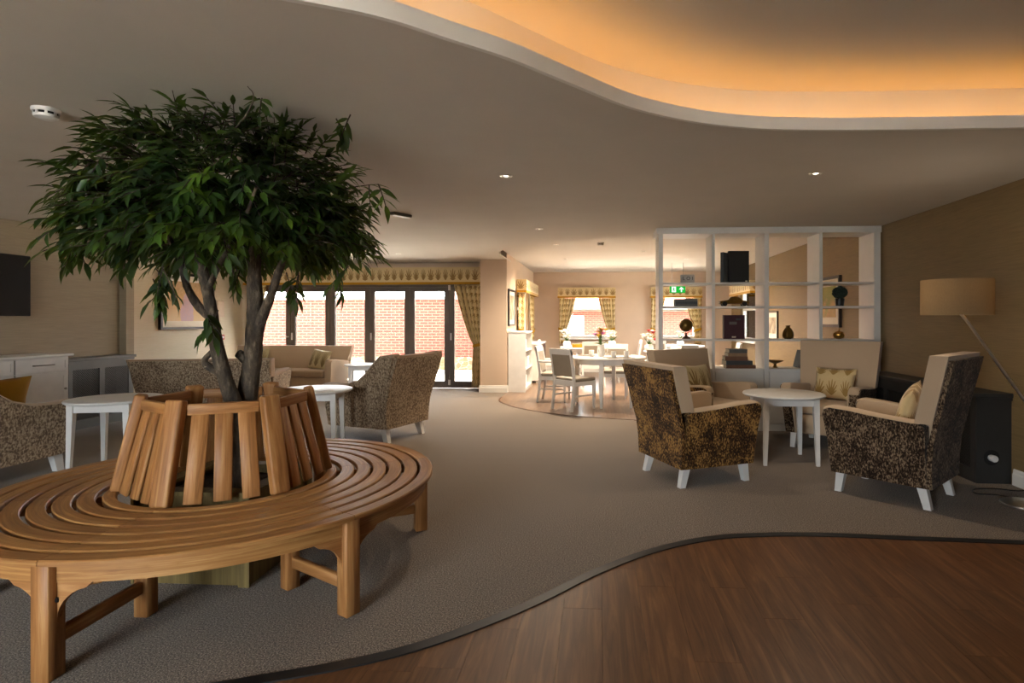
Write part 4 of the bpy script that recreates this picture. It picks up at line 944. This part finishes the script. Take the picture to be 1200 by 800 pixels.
# upright box files and books (thickness towards the right, cover facing the viewer)
def upright(label, mat, x0, x1, top_y, z, name, turn=0.0, dy=0.14, th=0.05):
    a, b = ATY(x0, 400, SY + dy)[0], ATY(x1, 400, SY + dy)[0]; H = ATY(x0, top_y, SY + dy)[2] - z; w = b - a
    t = thing(name, label, 'book', ((a + b) / 2, SY + dy, z), turn); c = 0.004
    bm = bmesh.new(); box(bm, -w / 2, w / 2, 0, c, 0, H); box(bm, -w / 2, w / 2, th - c, th, 0, H); box(bm, -w / 2, -w / 2 + c, c, th - c, 0, H); link('cover', bm, mat, t)
    link('pages', B(-w / 2 + c, w / 2 - 0.005, c, th - c, 0.004, H - 0.005), 'paper', t); return t, w, H
t, w, H = upright('thick black book standing on the top shelf, cover to the front', 'book_black', 854, 878, 294, rows[0], 'book', 0.06, 0.12, 0.06)
tx = bpy.data.curves.new('cover_mark', 'FONT')
def text(parent, body, size, loc, rot, mat, name='lettering'):
    cu = bpy.data.curves.new(name, 'FONT'); cu.body = body; cu.size = size; cu.align_x = 'CENTER'; cu.align_y = 'CENTER'; cu.extrude = 0.0008
    tmp = bpy.data.objects.new(name, cu); COL.objects.link(tmp); bpy.context.view_layer.update()
    me = bpy.data.meshes.new_from_object(tmp.evaluated_get(bpy.context.evaluated_depsgraph_get())); bpy.data.objects.remove(tmp)
    o = link_me(name, me, mat, parent); o.location = loc; o.rotation_euler = rot; return o
link('logo_mark', B(w / 2 - 0.045, w / 2 - 0.02, -0.0015, 0, 0.012, 0.03), 'paper', t)
t, w, H = upright('grey edged book leaning behind the thick black one', 'book_slate', 844, 858, 296, rows[0], 'book', 0.9, 0.22, 0.04)
t, w, H = upright('wine red book with a pale label on the third shelf', 'book_wine', 848, 873, 369, rows[2], 'book', 0.05, 0.12, 0.06)
link('title_plate', B(-0.06, 0.03, -0.0015, 0, H * 0.6, H * 0.72), 'book_grey', t); link('author_plate', B(0.02, 0.08, -0.0015, 0, H * 0.78, H * 0.86), 'book_slate', t); link('publisher_mark', B(-0.03, 0.02, -0.0015, 0, H * 0.05, H * 0.11), 'paper', t)
zz = ZB
for nm, m, xa, xb, hh, lab in [('a', 'book_brown', 849, 883, 0.042, 'long brown book at the bottom of the book stack'), ('b', 'book_slate', 848, 879, 0.05, 'dark slate book second from the bottom of the stack'), ('c', 'book_brown', 848, 874, 0.05, 'mid brown book in the middle of the stack'), ('d', 'book_tan', 851, 873, 0.04, 'tan brown book second from the top of the stack'), ('e', 'book_grey', 852, 873, 0.045, 'grey brown book on top of the book stack')]:
    a, b = ATY(xa, 400, SY + 0.16)[0], ATY(xb, 400, SY + 0.16)[0]
    book(lab, m, ((a + b) / 2, SY + 0.16, zz), (b - a, 0.22, hh), (0, 0, random.uniform(-0.05, 0.05)), 'stacked books on the cabinet top'); zz += hh + 0.001
zz = rows[1]
for k, (m, lab) in enumerate((('book_grey', 'grey book at the bottom of the small shelf stack'), ('book_slate', 'dark book in the middle of the small shelf stack'), ('book_grey', 'grey book on top of the small shelf stack'))):
    a, b = ATY(790, 400, SY + 0.16)[0], ATY(816, 400, SY + 0.16)[0]; book(lab, m, ((a + b) / 2, SY + 0.16, zz), (b - a, 0.19, 0.030), (0, 0, 0), 'small stack on the second shelf'); zz += 0.031
p = px_shelf(934, ZB, 0.14); lb = thing('notebook', 'dark notebook leaning in the lower third bay', 'book', p, 0.0); lb.rotation_euler = (0, 0.30, 0.35)
link('cover', B(-0.02, 0.02, -0.06, 0.06, 0.012, 0.225), 'book_slate', lb); link('page_block', B(-0.014, 0.014, -0.055, 0.061, 0.016, 0.222), 'paper', lb)
# bird shaped dish
bd = thing('dish', 'dark oval dish on the cabinet top in the third bay', 'ornament', px_shelf(908, ZB, 0.22)); link('bowl', lathe(bmesh.new(), [(0.0001, 0.05), (0.03, 0.05), (0.10, 0.085), (0.105, 0.09), (0.03, 0.062), (0.0001, 0.06)], 20), 'bronze', bd, True); link('foot', lathe(bmesh.new(), [(0.0001, 0), (0.035, 0), (0.02, 0.02), (0.015, 0.055), (0.0001, 0.055)], 16), 'bronze', bd, True)
# display block with lettering
db = thing('letter_block', 'small grey block with dark characters on the top shelf', 'ornament', px_shelf(806, rows[0], 0.1)); link('block', B(-0.085, 0.085, 0, 0.05, 0, 0.105, bev=0.012), 'block_grey', db)
text(db, 'L O I', 0.06, (0, -0.001, 0.055), (PI / 2, 0, 0), 'book_black')
# model car
cr = thing('model_car', 'bronze vintage model car on the second shelf', 'ornament', px_shelf(860, rows[1], 0.14), 0.0)
body = prism(bmesh.new(), [(-0.17, 0.03), (0.165, 0.03), (0.175, 0.055), (0.12, 0.072), (0.06, 0.08), (-0.07, 0.08), (-0.17, 0.065), (-0.178, 0.045)], 'y', -0.05, 0.05); bevel_all(body, 0.01, 2); link('car_body', body, 'bronze', cr, True)
cab = prism(bmesh.new(), [(-0.075, 0.078), (0.085, 0.078), (0.055, 0.11), (0.0, 0.118), (-0.05, 0.11)], 'y', -0.04, 0.04); bevel_all(cab, 0.006, 2); link('cabin', cab, 'bronze', cr, True)
for xx in (-0.12, 0.115):
    for yy in (-0.055, 0.04):
        w_ = lathe(bmesh.new(), [(0.0001, 0), (0.03, 0), (0.03, 0.018), (0.0001, 0.018)], 18); o = link('wheel', w_, 'black_plastic', cr, True); o.matrix_local = Matrix.Translation((xx, yy + 0.018, 0.03)) @ Matrix.Rotation(PI / 2, 4, 'X')
# globe
gl = thing('globe', 'bronze globe on a dark pedestal on the third shelf', 'globe', px_shelf(804, rows[2], 0.16)); gz = 0.165; gr = 0.082
link('sphere', lathe(bmesh.new(), [(max(0.0005, gr * math.sin(i * PI / 14)), gz - gr * math.cos(i * PI / 14)) for i in range(15)], 24), 'bronze', gl, True, 80)
mer = tube(bmesh.new(), [((gr + 0.012) * math.cos(a), 0, gz + (gr + 0.012) * math.sin(a)) for a in [RAD(-120 + 10 * i) for i in range(20)]], 0.005, 8); link('meridian', mer, 'gold_metal', gl, True)
link('pedestal', lathe(bmesh.new(), [(0.0005, 0), (0.055, 0), (0.05, 0.012), (0.022, 0.03), (0.012, 0.05), (0.014, 0.072), (0.0005, 0.074)], 20), 'wood_dark', gl, True)
# topiary, vase, gold ball
tp = thing('topiary', 'small round topiary in a black pot on the second shelf', 'plant', px_shelf(984, rows[1], 0.14)); link('pot', lathe(bmesh.new(), [(0.0005, 0), (0.045, 0), (0.055, 0.09), (0.05, 0.095), (0.0005, 0.088)], 20), 'black_plastic', tp, True)
bm = bmesh.new(); bmesh.ops.create_icosphere(bm, subdivisions=4, radius=0.085); rr = random.Random(4)
for v in bm.verts: v.co *= 1 + rr.uniform(-0.09, 0.07); v.co.z = v.co.z * 0.85 + 0.165
link('clipped_ball', bm, 'topiary', tp)
vs_ = thing('vase', 'ribbed bronze vase on the third shelf', 'vase', px_shelf(923.5, rows[2], 0.14)); bm = bmesh.new(); rings = []
for r, z in [(0.035, 0), (0.055, 0.012), (0.066, 0.04), (0.063, 0.075), (0.048, 0.11), (0.026, 0.14), (0.022, 0.152), (0.034, 0.165), (0.026, 0.165), (0.016, 0.15)]:
    rings.append([(r * (1 + 0.08 * math.cos(6 * a)) * math.cos(a), r * (1 + 0.08 * math.cos(6 * a)) * math.sin(a), z) for a in [2 * PI * i / 36 for i in range(36)]])
loft(bm, rings); link('body', bm, 'bronze', vs_, True, 70)
gb = thing('gold_pumpkin', 'shiny gold pumpkin ornament on the third shelf', 'ornament', px_shelf(983, rows[2], 0.12)); bm = bmesh.new(); rings = []
for i in range(13):
    f = i * PI / 12; r = max(0.001, 0.066 * math.sin(f)); z = 0.05 - 0.05 * math.cos(f)
    rings.append([(r * (1 + 0.05 * abs(math.cos(4 * a))) * math.cos(a), r * (1 + 0.05 * abs(math.cos(4 * a))) * math.sin(a), z) for a in [2 * PI * k / 32 for k in range(32)]])
loft(bm, rings); link('body', bm, 'gold_metal', gb, True, 80); link('stalk', tube(bmesh.new(), [(0, 0, 0.095), (0.004, 0, 0.115), (0.012, 0, 0.122)], [0.008, 0.006, 0.005], 8), 'gold_metal', gb, True)

# ------------------------------------------------------------------ floor lamp with its cable
lp = thing('floor_lamp', 'arched chrome floor lamp with drum shade at the right picture edge', 'lamp', (3.03, 4.30, 0))
link('base', lathe(bmesh.new(), [(0.0005, 0), (0.145, 0), (0.15, 0.008), (0.146, 0.018), (0.03, 0.024), (0.0005, 0.024)], 36), 'chrome', lp, True)
arm = smooth_curve([(0.02, 0, 0.02), (0.10, 0, 0.30), (0.07, 0, 0.62), (-0.01, 0, 0.755), (-0.20, 0, 1.03), (-0.40, 0, 1.315), (-0.455, 0, 1.38)], 8); link('arm', tube(bmesh.new(), arm, 0.011, 10), 'chrome', lp, True)
sx, sz0, sz1, sr = -0.470, 1.357, 1.608, 0.222
sh_ = bmesh.new(); loft(sh_, [[(sx + r * math.cos(2 * PI * i / 48), r * math.sin(2 * PI * i / 48), z) for i in range(48)] for r, z in ((sr, sz0), (sr, sz1), (sr - 0.004, sz1), (sr - 0.004, sz0), (sr, sz0))], cap=False); link('lamp_shade', sh_, 'shade', lp, True, 40)
sp = bmesh.new()
for a in (0.4, 2.5, 4.6): tube(sp, [(sx, 0, 1.42), (sx + (sr - 0.006) * math.cos(a), (sr - 0.006) * math.sin(a), 1.42)], 0.003, 6)
link('spider', sp, 'chrome', lp); link('socket', lathe(bmesh.new(), [(0.0005, 1.375), (0.018, 1.375), (0.018, 1.43), (0.0005, 1.43)], 12, (sx, 0, 0)), 'chrome', lp, True)
link('bulb', lathe(bmesh.new(), [(0.0005, 1.43), (0.014, 1.435), (0.03, 1.475), (0.026, 1.50), (0.0005, 1.515)], 14, (sx, 0, 0)), 'lamp_bulb', lp, True)
pd = bpy.data.lights.new('lamp_light', 'POINT'); pd.energy = 1.0; pd.color = (1.0, 0.86, 0.68); pd.shadow_soft_size = 0.04; po = bpy.data.objects.new('lamp_light', pd); COL.objects.link(po); po.parent = lp; po.location = (sx, 0, 1.545)
tag(link('power_cable', tube(bmesh.new(), smooth_curve([(3.17, 4.31, 0.006), (3.0, 4.52, 0.006), (2.86, 4.55, 0.006), (2.90, 4.66, 0.006), (3.08, 4.70, 0.006), (3.22, 4.6, 0.02), (3.295, 4.45, 0.12), (3.295, 4.30, 0.24)], 6), 0.004, 6), 'black_plastic', smooth=True), 'thin black lamp cable lying on the carpet by the lamp base', 'cable')

# ------------------------------------------------------------------ dining furniture
def dining_chair(arms):
    t = thing('dining_chair', 'white framed dining chair', 'chair'); w = 0.215; wm = 'white_furn'
    for s in (-1, 1):
        b = bmesh.new(); loft(b, [[(s * w - 0.017, y - 0.018, z), (s * w + 0.017, y - 0.018, z), (s * w + 0.017, y + 0.018, z), (s * w - 0.017, y + 0.018, z)] for y, z in ((0.25, 0), (0.215, 0.22), (0.205, 0.45), (0.225, 0.62), (0.275, 0.875))]); link('back_leg', b, wm, t)
        b = bmesh.new(); loft(b, [[(s * w - h, -0.20 - h, z), (s * w + h, -0.20 - h, z), (s * w + h, -0.20 + h, z), (s * w - h, -0.20 + h, z)] for h, z in ((0.012, 0), (0.02, 0.30), (0.02, 0.42))]); link('front_leg', b, wm, t)
        link('stretcher', B(s * w - 0.009, s * w + 0.009, -0.18, 0.20, 0.20, 0.225), wm, t)
        if arms:
            b = tube(bmesh.new(), [(s * (w + 0.01), 0.225, 0.66), (s * (w + 0.025), 0.0, 0.655), (s * (w + 0.025), -0.17, 0.64), (s * (w + 0.02), -0.21, 0.62)], 0.02, 8); link('arm', b, wm, t, True); link('arm_support', B(s * w - 0.014, s * w + 0.014, -0.214, -0.186, 0.42, 0.64), wm, t)
    b = bmesh.new(); box(b, -w + 0.017, w - 0.017, -0.21, -0.19, 0.36, 0.42); box(b, -w + 0.017, w - 0.017, 0.195, 0.215, 0.36, 0.44)
    for s in (-1, 1): box(b, s * w - 0.01, s * w + 0.01, -0.18, 0.19, 0.36, 0.42)
    link('seat_frame', b, wm, t); link('seat', B(-w - 0.012, w + 0.012, -0.228, 0.186, 0.421, 0.475, bev=0.02, seg=3), 'chair_vinyl', t, True)
    b = bmesh.new(); loft(b, [[(-w - 0.017, y - 0.016, z), (w + 0.017, y - 0.016, z), (w + 0.017, y + 0.016, z), (-w - 0.017, y + 0.016, z)] for y, z in ((0.262, 0.815), (0.282, 0.90))]); bevel_all(b, 0.008, 2); link('top_rail', b, wm, t, True)
    b = bmesh.new(); loft(b, [[(-w + 0.018, y - 0.016, z), (w - 0.018, y - 0.016, z), (w - 0.018, y + 0.016, z), (-w + 0.018, y + 0.016, z)] for y, z in ((0.210, 0.50), (0.225, 0.62), (0.260, 0.815))]); bevel_all(b, 0.008, 2); link('back_pad', b, 'chair_vinyl', t, True)
    return t
protos = {}
def place_chair(arms, x, y, face, label):
    if arms not in protos: protos[arms] = o = dining_chair(arms)
    else: o = copy_tree(protos[arms])
    o.location = (x, y, 0); o.rotation_euler = (0, 0, face_rot(face)); tag(o, label, 'chair', 'white dining chairs')
def dining_table(label, x, y, r, rz, h=0.75):
    t = thing('dining_table', label, 'table', (x, y, 0), rz); link('table_top', lathe(bmesh.new(), [(0.001, h - 0.03), (r - 0.01, h - 0.03), (r, h - 0.015), (r - 0.01, h), (0.001, h)], 48), 'white_furn', t, True, 40)
    link('apron', lathe(bmesh.new(), [(r - 0.14, h - 0.11), (r - 0.12, h - 0.11), (r - 0.12, h - 0.03), (r - 0.14, h - 0.03), (r - 0.14, h - 0.11)], 48, cap=False), 'white_furn', t, True, 40)
    for i in range(4):
        a = i * PI / 2; c = Vector((math.cos(a), math.sin(a), 0)) * (r - 0.10); b = bmesh.new()
        loft(b, [[(c.x + sx_ * q, c.y + sy_ * q, z) for sx_, sy_ in ((-1, -1), (1, -1), (1, 1), (-1, 1))] for q, z in ((0.018, 0), (0.03, 0.45), (0.03, h - 0.03))]); link('leg', b, 'white_furn', t)
    return t
dining_table('nearest round white dining table with the jug of flowers', 0.14, 9.10, 0.60, RAD(-102))
dining_table('round white dining table in front of the window straight ahead', -0.20, 12.40, 0.64, RAD(30))
dining_table('round white dining table seen through the shelf unit', 1.45, 10.85, 0.62, RAD(40))
dining_table('far white dining table by the window behind the globe', 1.85, 13.3, 0.55, RAD(20))
place_chair(False, -0.37, 8.60, (0.70, 0.71), 'nearest white dining chair with its grey back turned to the lounge')
place_chair(True, -0.72, 9.42, (1.0, -0.12), 'white dining armchair at the left of the nearest dining table')
place_chair(True, 0.76, 8.60, (-0.50, 0.87), 'white dining chair half hidden behind the gold brown armchair')
place_chair(True, 0.25, 9.92, (-0.1, -1.0), 'white dining chair on the far side of the nearest dining table')
place_chair(True, 1.00, 9.42, (-1.0, -0.25), 'white dining chair at the right of the nearest dining table')
place_chair(False, -1.0, 12.3, (1.0, 0.05), 'white dining chair left of the table before the window')
place_chair(False, -0.15, 11.60, (-0.2, 1.0), 'white dining chair with its back turned before the window table')
place_chair(False, 0.62, 12.4, (-1.0, 0.0), 'white dining chair right of the table before the window')
place_chair(False, 1.50, 10.05, (0.25, 1.0), 'white dining chair seen through the left bay of the shelf unit')
place_chair(False, 2.30, 10.8, (-1.0, 0.1), 'white dining chair seen through the third bay of the shelf unit')
place_chair(False, 1.35, 12.65, (0.5, 0.85), 'white dining chair at the far table by the window')
# table ware
def flowers(name, label, x, y, z, kind, blooms, spread=0.09, hgt=0.2):
    t = thing(name, label, 'vase', (x, y, z)); rr = random.Random(int(abs(x * 100)) + blooms.__len__())
    prof = {'jug': [(0.0005, 0), (0.055, 0), (0.062, 0.05), (0.055, 0.13), (0.05, 0.17), (0.058, 0.19), (0.052, 0.19), (0.045, 0.16), (0.0005, 0.15)], 'pot': [(0.0005, 0), (0.06, 0), (0.085, 0.05), (0.075, 0.11), (0.05, 0.13), (0.045, 0.125), (0.0005, 0.11)]}[kind]; zt = prof[5][1]
    link('vessel', lathe(bmesh.new(), prof, 24), 'porcelain', t, True)
    if kind == 'jug': link('handle', tube(bmesh.new(), [(0.055, 0, 0.15), (0.10, 0, 0.14), (0.10, 0, 0.07), (0.06, 0, 0.05)], 0.007, 8), 'porcelain', t, True)
    for m, n, rad in blooms:
        for _ in range(n):
            a = rr.uniform(0, 2 * PI); d = rr.uniform(0.2, 1) * spread; p = Vector((d * math.cos(a), d * math.sin(a), zt + rr.uniform(0.3, 1.0) * hgt))
            st = link('stem', tube(bmesh.new(), [(0, 0, zt - 0.05), (p.x * 0.5, p.y * 0.5, (zt + p.z) / 2), p], 0.003, 5), 'stem_green', t)
            bm = bmesh.new()
            for q in range(9):                            # petals round a small heart
                an = 2 * PI * q / 9; u = Vector((math.cos(an), math.sin(an), 0.45)); v = Vector((-math.sin(an), math.cos(an), 0)) * rad * 0.38
                e = p + u * rad; mid = p + u * rad * 0.55
                loft(bm, [[p - v * 0.2, p + v * 0.2, p + v * 0.2 + Vector((0, 0, 0.003)), p - v * 0.2 + Vector((0, 0, 0.003))], [mid - v, mid + v, mid + v + Vector((0, 0, 0.004)), mid - v + Vector((0, 0, 0.004))], [e - v * 0.5, e + v * 0.5, e + v * 0.5 + Vector((0, 0, 0.003)), e - v * 0.5 + Vector((0, 0, 0.003))]])
            bmesh.ops.create_icosphere(bm, subdivisions=2, radius=rad * 0.45, matrix=Matrix.Translation(p + Vector((0, 0, rad * 0.25)))); link('bloom', bm, m, st, True)
    for _ in range(8):
        a = rr.uniform(0, 2 * PI); u = Vector((math.cos(a), math.sin(a), rr.uniform(0.2, 1.2))).normalized(); o = bpy.data.objects.new('flower_leaf', lme); COL.objects.link(o); o.parent = t; o.matrix_local = leaf_mtx((Vector((0, 0, zt)), u, rr.uniform(0.08, 0.14), Vector((0, 0.3, 1))), Vector((0, 0, 0)))
    return t
flowers('flower_jug', 'white jug with purple and yellow flowers on the nearest dining table', 0.03, 8.98, 0.75, 'jug', [('flower_purple', 3, 0.05), ('flower_yellow', 7, 0.045), ('flower_white', 7, 0.035)], 0.11, 0.26)
flowers('flower_pot', 'white pot of white flowers at the left of the window table', -0.68, 12.25, 0.75, 'pot', [('flower_white', 14, 0.06)], 0.13, 0.24)
flowers('flower_pot', 'white pot of white flowers at the right of the window table', 0.28, 12.45, 0.75, 'pot', [('flower_white', 14, 0.06)], 0.12, 0.22)
flowers('flower_pot', 'white pot with red and white flowers beside the left shelf post', 0.92, 10.70, 0.75, 'pot', [('flower_white', 12, 0.055), ('flower_red', 4, 0.05)], 0.12, 0.26)
flowers('flower_pot', 'small pot of white blossoms on the sill behind the globe', 1.85, 13.3, 0.75, 'pot', [('flower_white', 8, 0.045)], 0.10, 0.2)
def mug(label, x, y, z, m='porcelain'):
    t = thing('mug', label, 'mug', (x, y, z), random.uniform(0, 6)); link('cup', lathe(bmesh.new(), [(0.0005, 0), (0.036, 0), (0.041, 0.02), (0.041, 0.095), (0.037, 0.095), (0.036, 0.01), (0.0005, 0.01)], 20), m, t, True)
    link('handle', tube(bmesh.new(), [(0.04, 0, 0.075), (0.066, 0, 0.07), (0.066, 0, 0.035), (0.04, 0, 0.025)], 0.005, 6), m, t, True)
def plate(label, x, y, z, r=0.12, m='porcelain', name='plate'):
    return tag(link(name, lathe(bmesh.new(), [(0.0005, 0), (r * 0.6, 0), (r, 0.014), (r, 0.018), (r * 0.6, 0.006), (0.0005, 0.006)], 28), m, smooth=True), label, name)
def mat_at(label, x, y, rz):
    o = tag(link('placemat', B(-0.21, 0.21, -0.145, 0.145, 0, 0.004), 'placemat'), label, 'placemat', 'dark placemats'); o.location = (x, y, 0.7505); o.rotation_euler = (0, 0, rz)
mat_at('dark woven placemat nearest the lounge on the near dining table', 0.30, 8.78, 0.3); mat_at('dark woven placemat at the left of the near dining table', -0.20, 9.22, 1.4); mat_at('dark woven placemat at the far side of the near dining table', 0.30, 9.45, 0.1)
for x, y, lab in ((0.22, 8.74, 'white mug nearest the lounge on the near dining table'), (0.42, 8.86, 'white mug right of the flower jug'), (-0.12, 9.08, 'white mug left of the flower jug')): mug(lab, x, y, 0.755)
for x, y, lab in ((-0.05, 11.95, 'white mug at the left edge of the window table'), (-0.30, 12.75, 'white mug at the back of the window table'), (0.12, 12.12, 'white mug at the front of the window table'), (1.75, 10.6, 'white mug on the table seen through the shelf unit')): mug(lab, x, y, 0.75)
for x, y, lab in ((-0.5, 12.55, 'white plate at the left of the window table'), (-0.25, 12.2, 'white plate in the middle of the window table'), (0.0, 12.3, 'white plate at the right of the window table'), (1.6, 11.05, 'white plate on the table seen through the shelf unit')):
    plate(lab, x, y, 0.75).location = (x, y, 0.7505)
bx_ = tag(link('serving_tray', B(-0.2, 0.2, -0.13, 0.13, 0, 0.075, bev=0.01), 'mustard'), 'mustard yellow box behind the nearest dining chair', 'box'); bx_.location = (-0.36, 12.02, 0.751)

# bookcase and low sideboard on the dining side wall
bc = thing('bookcase', 'narrow white bookcase against the cream pier', 'bookcase', (XD, 0, 0)); bw, ya, yb, bh = 0.34, 10.47, 11.45, 1.09
link('side_panel', B(0.018, bw, ya, ya + 0.022, 0, bh), 'white_furn', bc); link('side_panel', B(0.018, bw, yb - 0.022, yb, 0, bh), 'white_furn', bc); link('back_panel', B(0.018, 0.03, ya + 0.022, yb - 0.022, 0.0, bh), 'white_furn', bc)
for z in (0.06, 0.40, 0.74, bh - 0.022): link('shelf', B(0.03, bw - 0.002, ya + 0.022, yb - 0.022, z, z + 0.022), 'white_furn', bc)
link('top', B(0.018, bw + 0.012, ya - 0.012, yb + 0.012, bh, bh + 0.02), 'white_furn', bc); link('plinth', B(0.03, bw - 0.02, ya + 0.022, yb - 0.022, 0, 0.06), 'white_furn', bc)
for k, (yy, zz, w_) in enumerate(((10.6, 0.083, 0.3), (11.0, 0.423, 0.25), (10.65, 0.763, 0.2))):
    tag(link('storage_box', B(0, 0.24, 0, w_, 0, 0.2, bev=0.006), 'white_plastic'), ('pale storage box on the bottom bookcase shelf', 'pale storage box on the middle bookcase shelf', 'pale storage box on the upper bookcase shelf')[k], 'box').location = (XD + 0.07, yy, zz)
dsb = thing('dining_sideboard', 'dark wood sideboard with pale top beyond the bookcase', 'sideboard', (XD, 0, 0)); link('carcass', B(0.018, 0.42, 12.0, 13.4, 0.05, 0.80), 'white_furn', dsb); link('worktop', B(0.018, 0.45, 11.97, 13.43, 0.80, 0.83), 'white_furn', dsb)
for k in range(3): link('door', B(0.421, 0.437, 12.03 + k * 0.455, 12.03 + k * 0.455 + 0.435, 0.08, 0.78), 'wood_dark', dsb)
for sx_ in (0.05, 0.36):
    for sy_ in (12.03, 13.34): link('foot', B(sx_, sx_ + 0.04, sy_, sy_ + 0.04, 0, 0.05), 'white_furn', dsb)

# ------------------------------------------------------------------ ceiling fittings
def downlight(label, x, y, z, energy=0.0):
    t = thing('downlight', label, 'light', (x, y, z), 0, 'recessed downlights'); link('bezel', lathe(bmesh.new(), [(0.034, -0.002), (0.036, -0.008), (0.046, -0.006), (0.05, 0.0), (0.034, 0.0)], 24, cap=False), 'chrome', t, True)
    link('reflector', lathe(bmesh.new(), [(0.035, -0.004), (0.028, -0.001), (0.020, -0.0008)], 20, cap=False), 'steel', t, True); link('lamp', lathe(bmesh.new(), [(0.0005, -0.002), (0.020, -0.002), (0.020, -0.0008), (0.0005, -0.0008)], 16), 'glow_bulb', t)
    if energy:
        d = bpy.data.lights.new('downlight_beam', 'SPOT'); d.energy = energy; d.color = (1, 0.83, 0.62); d.spot_size = RAD(158); d.spot_blend = 1.0; d.shadow_soft_size = 0.03
        o = bpy.data.objects.new('downlight_beam', d); COL.objects.link(o); o.parent = t; o.location = (0, 0, -0.02)
for x, y, z, lab, e in [(593, 206, ZC, 'recessed downlight left of the ceiling centre', 16), (956, 203, ZC, 'recessed downlight in front of the shelf unit', 16), (632, 268, ZC, 'recessed downlight before the dining area', 28), (467, 297, ZC, 'recessed downlight near the folding doors', 0),
                        (652, 286.5, ZD, 'recessed downlight first in the dining row', 150), (662, 303, ZD, 'recessed downlight second in the dining row', 150), (669, 315.5, ZD, 'recessed downlight last in the dining row', 0), (754, 294, ZD, 'recessed downlight right of the dining detector', 150), (804, 303, ZD, 'recessed downlight seen through the shelf unit', 150), (789, 315, ZD, 'recessed downlight far behind the shelf unit', 0)]:
    p = FL(x, y, z); downlight(lab, p[0], p[1], z, e)
def detector(label, p, z, r=0.055):
    t = thing('smoke_detector', label, 'smoke detector', (p[0], p[1], z)); link('base', lathe(bmesh.new(), [(0.0005, 0), (r, 0), (r, -0.012), (r * 0.94, -0.018), (0.0005, -0.018)], 28), 'white_plastic', t, True)
    link('slot_ring', lathe(bmesh.new(), [(r * 0.80, -0.018), (r * 0.80, -0.032), (r * 0.3, -0.032), (r * 0.3, -0.018)], 28, cap=False), 'dark_hole', t)
    for k in range(8):
        a = 2 * PI * k / 8; o = link('rib', B(r * 0.76, r * 0.88, -0.006, 0.006, -0.033, -0.017), 'white_plastic', t); o.rotation_euler = (0, 0, a)
    link('cap', lathe(bmesh.new(), [(0.0005, -0.032), (r * 0.88, -0.032), (r * 0.84, -0.045), (r * 0.5, -0.054), (0.0005, -0.056)], 28), 'white_plastic', t, True)
detector('round white smoke detector on the ceiling left of the tree', FL(54, 128, ZC), ZC, 0.062); detector('small smoke detector on the dining ceiling', FL(704, 284, ZD), ZD, 0.052)
em = thing('emergency_light', 'small flat white emergency light on the ceiling right of the tree', 'light', (*FL(470, 250, ZC), ZC), -0.5); link('housing', B(-0.035, 0.035, -0.12, 0.12, -0.03, 0, bev=0.006), 'grey_paint', em); link('diffuser', B(-0.025, 0.025, -0.10, 0.10, -0.036, -0.03), 'white_plastic', em)
p = ATY(794, 339, 12.4); ex = thing('exit_sign', 'green exit sign with white arrow hanging over the dining area', 'sign', p); link('panel', B(-0.165, 0.165, -0.012, 0.012, -0.075, 0.075), 'sign_green', ex)
for xx in (-0.12, 0.12): link('rod', B(xx - 0.004, xx + 0.004, -0.004, 0.004, 0.075, ZD - p[2]), 'steel', ex)
ar = bmesh.new(); prism(ar, [(0.08, 0.055), (0.135, -0.002), (0.108, -0.002), (0.092, 0.014), (0.092, -0.058), (0.068, -0.058), (0.068, 0.014), (0.052, -0.002), (0.025, -0.002)], 'y', -0.0145, -0.0122); link('arrow', ar, 'sign_white', ex)
dm = bmesh.new(); box(dm, -0.125, -0.035, -0.0145, -0.0122, -0.06, 0.06); link('doorway', dm, 'sign_white', ex)
fg = bmesh.new()
for q in ((-0.088, -0.074, 0.03, 0.046), (-0.094, -0.070, -0.012, 0.026), (-0.108, -0.094, 0.004, 0.014), (-0.070, -0.056, 0.008, 0.018), (-0.098, -0.086, -0.05, -0.012), (-0.076, -0.062, -0.04, -0.012)): box(fg, q[0], q[1], -0.016, -0.0146, q[2], q[3])
link('running_figure', fg, 'sign_green', ex)
bpy.data.curves.remove(tx)
